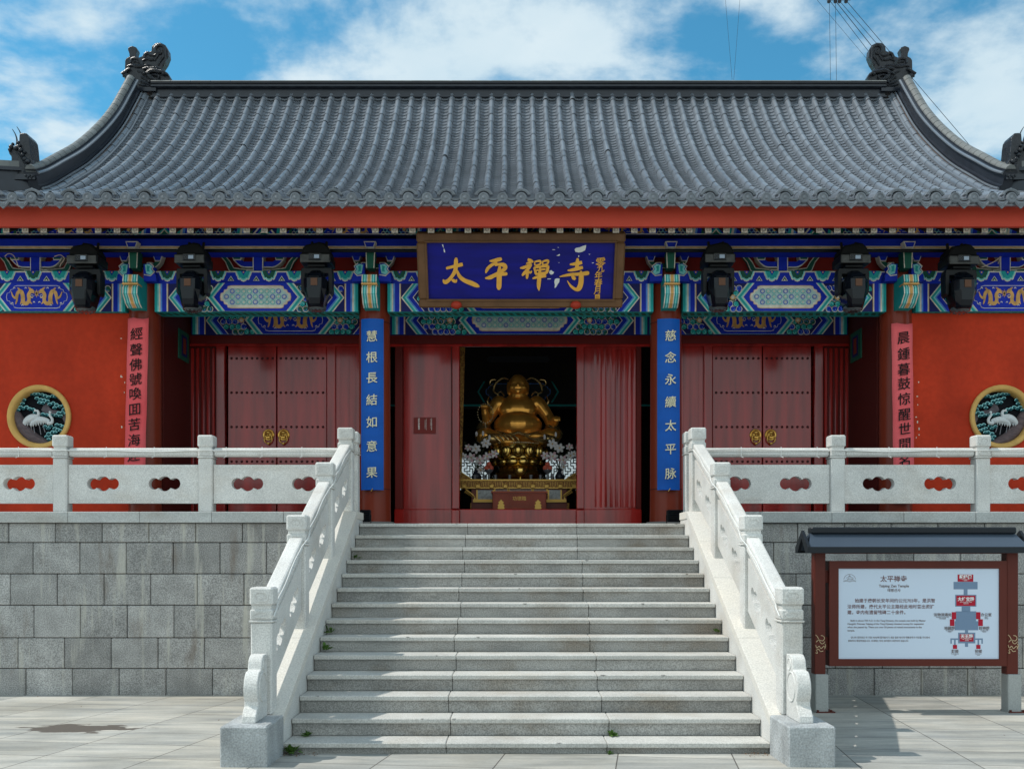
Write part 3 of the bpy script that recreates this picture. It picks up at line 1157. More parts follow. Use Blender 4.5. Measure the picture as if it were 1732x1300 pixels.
for sg in (-1, 1):
    g = G()
    g.prism([(chx(a, sg), Z(b, CDp)) for a, b in CH], CDp - 0.02, CDp + 0.13, beast_glaze)
    ro = g.build('ridge_dragon_ornament', rf, bevel=0.012)
    g = G()

    def rel(pts, w, lift=0.03, mat=beast_glaze, n=6):
        pts = catmull([(p[0], p[1]) for p in pts], 5)
        m_ = len(pts)
        rr = [w * 0.00535 * (0.45 + 0.55 * math.sin(math.pi * min(1, 0.12 + 0.88 * i / max(m_ - 1, 1)))) for i in range(m_)]
        g.tube([(chx(a, sg), CDp - lift, Z(b, CDp)) for a, b in pts], rr, mat, n)
    # volute of the tail
    sp = [(270.5 + (11.0 - 1.3 * t) * math.cos(R(-20 + 68 * t)), 86.5 - (11.0 - 1.3 * t) * math.sin(R(-20 + 68 * t))) for t in [q * 0.5 for q in range(15)]]
    rel([(277, 112), (281, 103)] + sp, 5.5)
    rel([(268, 112), (272, 104), (277, 97), (276, 89)], 4)
    rel([(262, 104), (267, 96), (270, 90)], 3.5)
    rel([(245, 100), (246, 94), (251, 91), (255, 94), (262, 95), (268, 92)], 5)
    rel([(242, 104), (250, 101), (257, 103), (263, 100)], 4)
    rel([(222, 108), (223, 102), (229, 100), (236, 102), (241, 108), (240, 112), (233, 112), (225, 110)], 5)
    rel([(226, 106), (231, 105), (236, 108)], 4)
    rel([(217, 114), (224, 112), (233, 114), (243, 113), (254, 112), (260, 114)], 5)
    rel([(207, 127), (213, 124), (218, 120), (223, 118.5)], 5, 0.05)
    for q in range(4):
        rel([(215, 126), (211 + q * 3, 131 + (q % 2)), (210 + q * 3.5, 133)], 3, 0.05)
    # dragon head: brow, snout, open jaw, horn, beard
    rel([(243, 119), (250, 117.5), (258, 118), (266, 117), (274, 120)], 5, 0.05)
    rel([(250, 127), (255, 123.5), (262, 122), (270, 123.5), (278, 124.5), (285, 129)], 7, 0.06)
    rel([(252, 128), (256, 132), (262, 137), (268, 141)], 6, 0.05)
    rel([(259, 129), (265, 129), (270, 131), (268, 136)], 4, 0.05)
    rel([(238, 138), (245, 141), (253, 144), (262, 145), (267, 142)], 5)
    rel([(239, 132), (246, 134), (251, 138), (258, 141)], 5)
    rel([(240, 145), (248, 147), (258, 148)], 4)
    for (a, b, r_) in ((253, 126, 3.2), (262, 117.5, 3.0), (254, 141, 2.6), (258, 131, 2.2), (278, 127, 3.0), (246, 127, 2.2)):
        g.ball((chx(a, sg), CDp - 0.05, Z(b, CDp)), (r_ * 0.0107, 0.035, r_ * 0.0107), beast_glaze, 10, 7)
    for q in range(18):
        a, b = 233 + (q * 7.3) % 32, 121 + (q * 5.1) % 24
        rel([(a, b), (a + 3, b + 1.5), (a + 5, b)], 3, 0.025)
    g.build('dragon_relief', ro, smooth=True)
    # plinth under the dragon
    g = G()
    g.box(chx(236, sg), chx(266, sg), CDp - 0.07, CDp + 0.42, Z(157, CDp), Z(150.5, CDp), tile_dark)
    g.build('ornament_plinth', ro)

# ---- horned beasts at the foot of the verge ridges (x to the inside)
BD = 13.93
for sg in (-1, 1):
    def bx(u):
        """u: photo pixel on the left beast"""
        v = X(u, BD)
        return v if sg < 0 else -v
    g = G()
    out = [(28, 305), (28.5, 272), (25, 268), (23, 262), (25, 257), (34, 254), (41, 251), (42, 234), (47, 232.5), (54, 233), (58, 240), (59.5, 250), (60.5, 262), (62, 276), (66, 284), (66, 296), (62, 305)]
    g.prism([(bx(a), Z(b, BD)) for a, b in out], BD - 0.16, BD + 0.12, beast_glaze)
    vb = g.build('verge_beast_ornament', rf, bevel=0.015)
    g = G()
    for hx in (0, 12.5):
        pts = catmull([(28 + hx, 254), (30 + hx, 240), (27.5 + hx, 229), (22 + hx, 219.5)], 5)
        g.tube([(bx(a), BD - 0.10 if hx else BD - 0.02, Z(b, BD)) for a, b in pts], [0.017 - 0.013 * i / (len(pts) - 1) for i in range(len(pts))], beast_glaze, 6)
    g.build('horn', vb, smooth=True)
    g = G()
    for (a, b, r_, dy) in ((29, 257, 4.0, .17), (37, 260, 3.5, .18), (45, 262, 4, .17), (48, 270, 3.6, .17), (52, 277, 4, .17), (57, 281, 4.2, .17), (55, 289, 3.5, .17), (40, 249, 3, .15), (28, 249, 2.6, .1), (27, 262, 3, .17), (44, 255, 2.6, .17), (52, 266, 2.5, .17), (62, 286, 3.2, .16)):
        g.ball((bx(a), BD - dy, Z(b, BD)), (r_ * 0.0085, 0.03, r_ * 0.0085), beast_glaze, 8, 6)
    for q in range(6):
        pts = catmull([(38 + q * 3, 266 + q * 4), (43 + q * 2.4, 270 + q * 3.6), (46 + q * 2.6, 268 + q * 4)], 4)
        g.tube([(bx(a), BD - 0.17, Z(b, BD)) for a, b in pts], 0.012, beast_glaze, 5)
    g.build('beast_relief', vb, smooth=True)
    g = G()
    x0, x1 = bx(31), bx(70)
    g.box(x0, x1, BD - 0.19, BD + 0.13, Z(312, BD), Z(303, BD), tile_dark)
    for q in range(5):
        g.ball((x0 + (x1 - x0) * (0.62 + 0.08 * q), BD - 0.19, Z(306 + (q % 2) * 3, BD)), 0.02, beast_glaze, 6, 5)
    g.build('ornament_plinth', vb)

# ------------------------------------------------------------------ eaves
g = G()
g.box(-8.7, 8.7, 12.66, 12.72, Z(383, 12.66), Z(338, 12.66), red_fascia)
fa = g.build('fascia_board', hall)
g = G()
g.box(-8.7, 8.7, 12.63, 12.659, Z(347, 12.62), Z(341, 12.62), red_fascia)
g.build('tile_batten', hall)
rafter_end = M('pale patterned rafter end', (0.48, 0.42, 0.33), 0.6, col2=(0.22, 0.20, 0.17), vs=55, detail=2)
pat_line = M('brown pattern line', (0.16, 0.12, 0.09), 0.7)
for i in range(-34, 35):
    x = i * 0.2425 + 0.03 + random.uniform(-0.008, 0.008)
    g = G()
    yb, yf = 13.7, 12.735
    zf, zb = Z(383, 12.7) - 0.03, Z(383, 12.7) + 0.50
    h = 0.042
    v = [(x - h, yf, zf - h), (x + h, yf, zf - h), (x + h, yf, zf + h), (x - h, yf, zf + h), (x - h, yb, zb - h), (x + h, yb, zb - h), (x + h, yb, zb + h), (x - h, yb, zb + h)]
    g.add(v, [(0, 1, 2, 3)], rafter_end)
    g.add(v, [(1, 5, 6, 2), (5, 4, 7, 6), (4, 0, 3, 7), (3, 2, 6, 7), (0, 4, 5, 1)], timber_dark)
    if abs(i) < 32:
        g.ring(x, zf, 0.026, 0.006, yf - 0.003, pat_line, 8)
        g.build('rafter', hall)
g = G()
g.prism([(12.74, Z(383, 12.7) + 0.05), (13.75, Z(383, 12.7) + 0.55), (14.4, Z(383, 12.7) + 0.8), (14.4, Z(383, 12.7) + 0.86), (12.74, Z(383, 12.7) + 0.11)], -8.6, 8.6, timber_dark, 'x')
g.build('eave_soffit', hall)

# ------------------------------------------------------------------ painted beams
LY = 0.0032


def hexa(x0, x1, z0, z1, k=0.8):
    h = (z1 - z0) / 2
    return [(x0, (z0 + z1) / 2), (x0 + k * h, z0), (x1 - k * h, z0), (x1, (z0 + z1) / 2), (x1 - k * h, z1), (x0 + k * h, z1)]


def cloud_hex(x0, x1, z0, z1):
    """cartouche with lobed ends"""
    h = (z1 - z0) / 2
    zm = (z0 + z1) / 2
    end = [(0.0, 0.0), (0.06, 0.32), (0.30, 0.40), (0.36, 0.62), (0.62, 0.70), (0.68, 0.92), (0.95, 1.0)]
    P = []
    for u, v in end: P.append((x0 + u * h, zm + v * h))
    for u, v in end[::-1]: P.append((x1 - u * h, zm + v * h))
    for u, v in end[1:]: P.append((x1 - u * h, zm - v * h))
    for u, v in end[::-1][:-1]: P.append((x0 + u * h, zm - v * h))
    return P


def star(g, cx, cz, r, y, c1, c2):
    g.disc(cx, cz, r, y, c1, 10)
    for q in range(4):
        a = math.pi * q / 4
        dx, dz = math.cos(a) * r * 0.92, math.sin(a) * r * 0.92
        nx, nz = -math.sin(a) * r * 0.09, math.cos(a) * r * 0.09
        g.sheet([(cx - dx + nx, cz - dz + nz), (cx - dx - nx, cz - dz - nz), (cx + dx - nx, cz + dz - nz), (cx + dx + nx, cz + dz + nz)], y - LY * (1 + q * 0.2), c2)


def scrolls(g, x0, x1, z0, z1, y, inside, rng):
    """rows of curled leaves: filled round leaves with pale rims, teal on blue"""
    h = z1 - z0
    r = h * 0.115
    a = 0
    z = z0 + r * 0.7
    row = 0
    while z < z1:
        x = x0 + (row % 2) * r * 0.9
        while x < x1:
            if inside(x, z, r * 0.9):
                c = (teal, blue_paint, teal, green_dark)[(row + int(x * 3)) % 4]
                g.disc(x, z, r, y - LY * (0.3 + 0.35 * (row % 2)), c, 10)
                g.ring(x, z, r, h * 0.022, y - LY * (1.1 + 0.3 * (row % 2)), cream if c is not teal else black_in, 12, a, a + 300)
                g.ring(x - r * 0.15, z - r * 0.1, r * 0.55, h * 0.02, y - LY * (1.3 + 0.3 * (row % 2)), teal_lite if c is teal else blue_lite, 9, a + 120, a + 330)
                a += 57
            x += r * 1.85
        z += r * 1.6
        row += 1


def dragon(g, cx, cz, w, h, y, sgn, mat):
    """a running dragon: curling body, head, legs"""
    pts = [(-0.48, 0.28), (-0.40, 0.02), (-0.28, -0.05), (-0.20, 0.22), (-0.08, 0.30), (0.0, 0.05), (0.02, -0.28), (0.16, -0.36), (0.26, -0.18), (0.24, 0.10), (0.32, 0.28)]
    ws = [0.02, 0.05, 0.08, 0.10, 0.11, 0.12, 0.12, 0.11, 0.10, 0.10, 0.10]
    P = [(cx + sgn * u * w, cz + v * h * 0.95, k * h * 1.7) for (u, v), k in zip(pts, ws)]
    g.stroke(P, y, 0.004, mat)
    g.stroke([(cx + sgn * 0.27 * w, cz + 0.30 * h, 0.10 * h), (cx + sgn * 0.36 * w, cz + 0.30 * h, 0.22 * h), (cx + sgn * 0.47 * w, cz + 0.20 * h, 0.08 * h)], y, 0.005, mat)
    for (a, b, c, d) in ((-0.2, 0.1, -0.30, -0.38), (0.0, 0.0, -0.10, -0.38), (0.22, -0.1, 0.38, -0.36), (0.24, 0.05, 0.42, -0.05), (-0.1, 0.3, -0.22, 0.46), (0.34, 0.38, 0.22, 0.47)):
        g.stroke([(cx + sgn * a * w, cz + b * h, 0.07 * h), (cx + sgn * (a * 0.4 + c * 0.6) * w, cz + (b * 0.3 + d * 0.7) * h, 0.08 * h), (cx + sgn * c * w, cz + d * h, 0.035 * h)], y, 0.003, mat)
    for (a, b) in ((-0.44, -0.35), (-0.36, 0.42), (0.46, -0.3), (0.12, 0.42), (-0.02, -0.45)):
        g.stroke([(cx + sgn * (a - 0.04) * w, cz + b * h, 0.02 * h), (cx + sgn * a * w, cz + (b + 0.05) * h, 0.05 * h), (cx + sgn * (a + 0.05) * w, cz + b * h, 0.02 * h)], y, 0.002, cream)


def paint_beam(g, x0, x1, z0, z1, y, kind, hoops=True, field=1.7):
    h = z1 - z0
    zm = (z0 + z1) / 2
    gold_l = ochre
    g.rect(x0, x1, z0, z1, y - LY, blue_dark)
    cap = 0.0
    if hoops:
        for side in (0, 1):
            u = 0.0
            for wdt, mt in ((0.10, teal), (0.05, teal_lite), (0.055, cream), (0.06, blue_lite), (0.16, blue_paint), (0.035, cream), (0.02, gold_l)):
                a, b = u * h, (u + wdt) * h
                if side == 0: g.rect(x0 + a, x0 + b, z0, z1, y - 2 * LY, mt)
                else: g.rect(x1 - b, x1 - a, z0, z1, y - 2 * LY, mt)
                u += wdt
            cap = u * h
    xa, xb = x0 + cap, x1 - cap
    # corner leaves beside the hoops
    for (cx, cz) in ((xa + 0.02, z0), (xa + 0.02, z1), (xb - 0.02, z0), (xb - 0.02, z1)):
        pass
    scrolls(g, xa, xb, z0, z1, y - 2 * LY, lambda x, z, r: (min(x - xa, xb - x) < 0.8 * abs(z - zm) - r * 0.5) and xa + r < x < xb - r and z0 + r < z < z1 - r, 0)
    lay = 2.2
    for off, mt in ((0.0, cream), (0.05, teal), (0.14, teal_lite), (0.20, blue_lite), (0.26, blue_paint), (0.42, cream), (0.45, blue_dark)):
        g.sheet(hexa(xa + off * h, xb - off * h, z0, z1), y - LY * lay, mt)
        lay += 0.8
    ys = y - LY * lay
    fx = xa + 0.45 * h
    gx = xb - 0.45 * h
    f2 = field * h
    scrolls(g, fx, fx + f2, z0, z1, ys, lambda x, z, r: x - r > fx + 0.8 * abs(z - zm) and z0 + r * .7 < z < z1 - r * .7 and x + r < fx + f2 - 0.35 * h + 0.8 * abs(z - zm), 0)
    scrolls(g, gx - f2, gx, z0, z1, ys, lambda x, z, r: x + r < gx - 0.8 * abs(z - zm) and z0 + r * .7 < z < z1 - r * .7 and x - r > gx - f2 + 0.35 * h - 0.8 * abs(z - zm), 0)
    for cx in (fx + f2 * 0.62, gx - f2 * 0.62):
        g.disc(cx, zm, h * 0.10, ys - 2 * LY, ochre, 10)
        g.disc(cx, zm, h * 0.06, ys - 2.6 * LY, cream, 10)
    lay += 2.0
    bx0, bx1 = fx + f2 - 0.4 * h, gx - f2 + 0.4 * h
    if bx1 - bx0 < 0.6 * h:
        return
    for off, mt in ((0.0, cream), (0.045, teal_lite), (0.08, teal), (0.17, teal_lite), (0.22, cream), (0.26, blue_paint)):
        g.sheet(hexa(bx0 + off * h, bx1 - off * h, z0, z1), y - LY * lay, mt)
        lay += 0.8
    i0, i1 = bx0 + 0.50 * h, bx1 - 0.50 * h
    m = 0.11 * h
    g.sheet(cloud_hex(i0 - 0.02 * h, i1 + 0.02 * h, z0 + m - 0.02 * h, z1 - m + 0.02 * h), y - LY * lay, ochre if kind == 'lattice' else cream)
    lay += 0.8
    if kind == 'lattice':
        g.sheet(cloud_hex(i0, i1, z0 + m, z1 - m), y - LY * lay, cream)
        lay += 0.8
        ii0, ii1, iz0, iz1 = i0 + 0.12 * h, i1 - 0.12 * h, z0 + 1.9 * m, z1 - 1.9 * m
        g.sheet(cloud_hex(ii0 - 0.04 * h, ii1 + 0.04 * h, iz0, iz1), y - LY * lay, MATS['pale lattice ground'])
        lay += 0.9
        r = (iz1 - iz0) / 6.0
        nx = int((ii1 - ii0) / (2 * r))
        stp = (ii1 - ii0) / nx
        for q in range(nx):
            for rr in range(3):
                cx, cz = ii0 + stp * (q + 0.5), iz0 + r * (1 + 2 * rr)
                if (q in (0, nx - 1)) and rr != 1: continue
                blue_ = (q % 4 in (0, 2) and rr == 1) or (q % 4 == 1 and rr != 1)
                star(g, cx, cz, r * 0.88, y - LY * lay, blue_lite if blue_ else teal_lite, cream)
                if blue_: g.ring(cx, cz, r * 0.9, r * 0.14, y - LY * (lay + 2), blue_paint, 10)
                else: g.ring(cx, cz, r * 0.9, r * 0.10, y - LY * (lay + 2), teal, 10)
    else:
        g.sheet(cloud_hex(i0, i1, z0 + m, z1 - m), y - LY * lay, blue_paint)
        lay += 0.8
        w = (i1 - i0) * 0.40
        cx = (i0 + i1) / 2
        dragon(g, cx - (i1 - i0) * 0.23, zm, w, (z1 - z0) * 0.70, y - LY * lay, 1, ochre)
        dragon(g, cx + (i1 - i0) * 0.23, zm, w, (z1 - z0) * 0.70, y - LY * lay, -1, ochre)
        for q in range(8):
            a = q * math.pi / 4
            g.stroke([(cx, zm + 0.12 * h, 0.05 * h), (cx + 0.10 * h * math.cos(a), zm + 0.12 * h + 0.14 * h * math.sin(a), 0.01 * h)], y - LY * lay, 0.003, ochre)
        for s_ in (-1, 1):
            g.ring(cx + s_ * 0.17 * h, zm + 0.02 * h, 0.06 * h, 0.02 * h, y - LY * (lay + 1), cream, 8)


def scallops(g, x0, x1, z0, z1, y):
    """cloud collar band: hanging teal lobes with pale rims on blue"""
    h = z1 - z0
    g.rect(x0, x1, z0, z1, y - LY, blue_paint)
    g.rect(x0, x1, z1 - 0.10 * h, z1, y - 2 * LY, cream)
    w = 2.0 * h
    n_ = max(1, round((x1 - x0) / w))
    w = (x1 - x0) / n_
    for i in range(n_):
        cx = x0 + w * (i + 0.5)
        def lobe(k):
            base = [(-0.50, 1.0), (-0.44, 0.72), (-0.38, 0.60), (-0.34, 0.42), (-0.26, 0.36), (-0.20, 0.42), (-0.14, 0.30), (0, 0.24)]
            L = [(cx + u * w * 0.60 * k, z1 - h * (1 - v) * k) for u, v in base]
            return L + [(2 * cx - a, b) for a, b in L[::-1][1:]]
        g.sheet(lobe(1.12), y - 2.6 * LY, cream)
        g.sheet(lobe(1.0), y - 3.3 * LY, teal_lite)
        g.sheet(lobe(0.84), y - 4.0 * LY, teal if i % 2 else green_dark)
        g.sheet([(cx - 0.1 * w, z1), (cx, z1 - 0.35 * h), (cx + 0.1 * w, z1)], y - 4.7 * LY, blue_paint)
        g.disc(cx, z1 - 0.1 * h, 0.07 * h, y - 5.3 * LY, ochre, 8)
        bx_ = x0 + w * (i + 1.0)
        if bx_ < x1 - 0.05:
            g.sheet([(bx_ - 0.13 * w, z0 + 0.22 * h), (bx_ + 0.13 * w, z0 + 0.22 * h), (bx_, z0 + 0.62 * h)], y - 2.6 * LY, cream)
            g.sheet([(bx_ - 0.09 * w, z0 + 0.25 * h), (bx_ + 0.09 * w, z0 + 0.25 * h), (bx_, z0 + 0.54 * h)], y - 3.3 * LY, green_dark)
            g.disc(bx_, z0 + 0.29 * h, 0.06 * h, y - 4 * LY, cream, 8)


M('pale lattice ground', (0.42, 0.58, 0.56), 0.6)
CXS = [-5.414, -2.10, 2.10, 5.414]
CRAD = 0.225
BZ0, BZ1, BZ2 = 5.07, 5.468, 5.645       # lintel bottom, top of the painted field, top of the collar band
BY = 13.80
bays = [(-8.6, -5.62, 'dragon'), (-5.20, -2.31, 'lattice'), (-1.89, 1.89, 'lattice'), (2.31, 5.20, 'lattice'), (5.62, 8.6, 'dragon')]
for (a, b, kind) in bays:
    g = G()
    g.box(a, b, BY, 14.09, BZ0, BZ2, teal)
    lb = g.build('lintel_beam', hall)
    g = G()
    if kind == 'dragon':
        # the outer bays run on past the picture: pattern centred where the photo shows it
        if a < 0: paint_beam(g, -8.09, b, BZ0, BZ1, BY, kind, field=1.0)
        else: paint_beam(g, a, 8.09, BZ0, BZ1, BY, kind, field=1.0)
    else:
        paint_beam(g, a, b, BZ0, BZ1, BY, kind, field=1.35 if b - a < 3 else 2.0)
    g.build('painted_field', lb)
    g = G()
    scallops(g, a, b, BZ1, BZ2, BY)
    g.build('painted_collar', lb)
    g = G()   # meander on the underside
    x = a
    while x < b - 0.05:
        g.add([(x + 0.01, BY + 0.06, BZ0 - LY), (x + 0.07, BY + 0.06, BZ0 - LY), (x + 0.11, BY + 0.2, BZ0 - LY), (x + 0.05, BY + 0.2, BZ0 - LY)], [(0, 1, 2, 3)], green_dark)
        x += 0.10
    g.build('soffit_pattern', lb)

# inner beams over the doors
IY = 15.22
for (a, b, kind) in ((-5.15, -2.02, 'dragon'), (-2.02, 2.02, 'lattice'), (2.02, 5.15, 'dragon')):
    g = G()
    g.box(a, b, IY, IY + 0.26, 5.065, 5.56, blue_dark)
    lb = g.build('inner_beam', hall)
    g = G()
    paint_beam(g, a + 0.02, b - 0.02, 5.07, 5.50, IY, kind, field=1.4 if kind == 'dragon' else 1.9)
    g.build('painted_field', lb)

# zone of brackets above the lintels
g = G()
g.box(-8.6, 8.6, 14.06, 14.12, BZ2 - 0.06, 6.12, red_paint)
g.build('bracket_backboard', hall)
EBY = 13.62
g = G()
zb0, zb1 = Z(425, EBY), Z(404, EBY)
g.box(-8.6, 8.6, EBY, 13.9, zb0, zb1, blue_paint)
g.rect(-8.6, 8.6, zb0 + 0.062, zb0 + 0.072, EBY - LY, cream)
g.rect(-8.6, 8.6, zb0 + 0.044, zb0 + 0.062, EBY - LY, ochre)
g.rect(-8.6, 8.6, zb0 + 0.034, zb0 + 0.044, EBY - LY, cream)
g.rect(-8.6, 8.6, zb0 + 0.012, zb0 + 0.034, EBY - LY, blue_lite)
g.rect(-8.6, 8.6, zb0, zb0 + 0.012, EBY - LY, black_in)
g.build('eave_beam', hall)
g = G()
PYD = 13.66
pz0, pz1 = Z(397, PYD), Z(381, PYD) + 0.05
g.box(-8.6, 8.6, PYD, PYD + 0.3, pz0, pz1, blue_dark)
pu = g.build('painted_purlin', hall)
g = G()
x = -8.5
q = 0
seq = [('s', 0.62), ('h', 0.22), ('d', 0.34), ('h', 0.22), ('s', 0.46), ('g', 0.80), ('s', 0.46), ('h', 0.2), ('d', 0.34), ('h', 0.22)]
hz = pz1 - pz0
while x < 8.4:
    k, w = seq[q % len(seq)]
    if k == 'h':
        u = x
        for wd, mt in ((0.2, teal), (0.15, cream), (0.15, blue_lite), (0.3, blue_paint), (0.2, green_dark)):
            g.sheet([(u, pz0), (u + w * wd, pz0), (u + w * wd + 0.03, pz1), (u + 0.03, pz1)], PYD - LY, mt)
            u += w * wd
    elif k == 'd':
        for off, mt in ((0, cream), (0.03, blue_paint), (0.07, teal), (0.10, cream), (0.12, green_dark)):
            g.sheet([(x + off, pz0), (x + w - off, pz0), (x + w / 2, pz1 + 0.02 - off * 1.2)], PYD - LY * (1 + off * 30), mt)
    elif k == 's':
        g.rect(x, x + w, pz0, pz1, PYD - LY, blue_dark)
        r = 0.028
        m_ = int(w / (2 * r))
        for i in range(m_):
            for j in range(3):
                g.ring(x + r * (2 * i + 1 + (j % 2)), pz0 + 0.02 + r * 1.5 * j, r, 0.006, PYD - 2 * LY, (cream, teal_lite, blue_lite)[(i + j) % 3], 8)
        for i in (0.3, 0.7):
            g.disc(x + w * i, pz0 + 0.07, 0.024, PYD - 3 * LY, ochre, 8)
    else:
        g.rect(x, x + w, pz0, pz1, PYD - LY, blue_paint)
        dragon(g, x + w * 0.27, pz0 + hz * 0.45, w * 0.46, hz * 0.8, PYD - LY, 1, ochre)
        dragon(g, x + w * 0.73, pz0 + hz * 0.45, w * 0.46, hz * 0.8, PYD - LY, -1, ochre)
    x += w
    q += 1
g.rect(-8.6, 8.6, pz0, pz0 + 0.012, PYD - 4 * LY, cream)
g.build('painted_field', pu)


def edged(g, poly, y0, y1, mat, edge=0.014):
    """a bracket arm: coloured face inside a pale edge line"""
    g.prism(poly, y0, y1, cream, 'y')
    cx = sum(p[0] for p in poly) / len(poly); cz = sum(p[1] for p in poly) / len(poly)
    x0, x1 = min(p[0] for p in poly), max(p[0] for p in poly)
    z0, z1 = min(p[1] for p in poly), max(p[1] for p in poly)
    kx, kz = 1 - 2 * edge / (x1 - x0), 1 - 2 * edge / (z1 - z0)
    mx, mz = (x0 + x1) / 2, (z0 + z1) / 2
    g.sheet([(mx + (a - mx) * kx, mz + (b - mz) * kz) for a, b in poly], min(y0, y1) - LY, mat)


def arm(cx, z0, w, h, t):
    """a boat shaped bracket arm, tips curving up"""
    P = []
    m_ = 10
    for i in range(m_ + 1):
        u = -1 + i / m_
        P.append((cx + u * w, z0 + h * (max(0, (-u - 0.55) / 0.45) ** 2)))
    for i in range(m_ + 1):
        u = i / m_
        P.append((cx + u * w, z0 + h * (max(0, (u - 0.55) / 0.45) ** 2)))
    P += [(cx + w, z0 + h + t), (cx + w * 0.62, z0 + t), (cx - w * 0.62, z0 + t), (cx - w, z0 + h + t)]
    return P


def bracket(cx, wide=True):
    """mid-bay bracket: blue block and boat arms in a green curved border on the red board"""
    zt, zb = Z(426, 13.95), BZ2 - 0.01
    h = zt - zb
    g = G()
    for sg in (-1, 1):
        P = [(cx + sg * 0.05, zb), (cx + sg * 0.36, zb + 0.02), (cx + sg * 0.44, zb + 0.08), (cx + sg * 0.49, zb + 0.2), (cx + sg * 0.56, zt - 0.05), (cx + sg * 0.66, zt),
             (cx + sg * 0.58, zt), (cx + sg * 0.48, zt - 0.06), (cx + sg * 0.42, zb + 0.2), (cx + sg * 0.37, zb + 0.11), (cx + sg * 0.05, zb + 0.07)]
        g.prism(P, 13.99, 14.058, green_dark)
        Q = [(a, 13.986, b) for a, b in P[0:6]]
        g.tube(Q, 0.007, cream, 5)
        g.tube([(a, 13.986, b) for a, b in P[6:11]], 0.007, cream, 5)
    edged(g, arm(cx, zb + 0.10, 0.35, 0.10, 0.085), 13.93, 14.056, blue_paint)
    edged(g, [(cx - 0.075, zb + 0.03), (cx + 0.075, zb + 0.03), (cx + 0.075, zt - 0.07), (cx - 0.075, zt - 0.07)], 13.90, 14.05, blue_paint)
    edged(g, [(cx - 0.075, zt - 0.075), (cx + 0.075, zt - 0.075), (cx + 0.12, zt), (cx - 0.12, zt)], 13.88, 14.05, green_dark)
    for sg in (-1, 1):
        edged(g, [(cx + sg * 0.25, zb + 0.205), (cx + sg * 0.36, zb + 0.205), (cx + sg * 0.40, zt), (cx + sg * 0.22, zt)], 13.92, 14.05, green_dark)
        edged(g, [(cx + sg * 0.03, zb), (cx + sg * 0.17, zb), (cx + sg * 0.17, zb + 0.07), (cx + sg * 0.03, zb + 0.07)], 13.92, 14.05, green_dark)
    return g.build('bracket', hall)


for cx in (-6.95, -3.76, 0.0, 3.76, 6.95):
    bracket(cx)

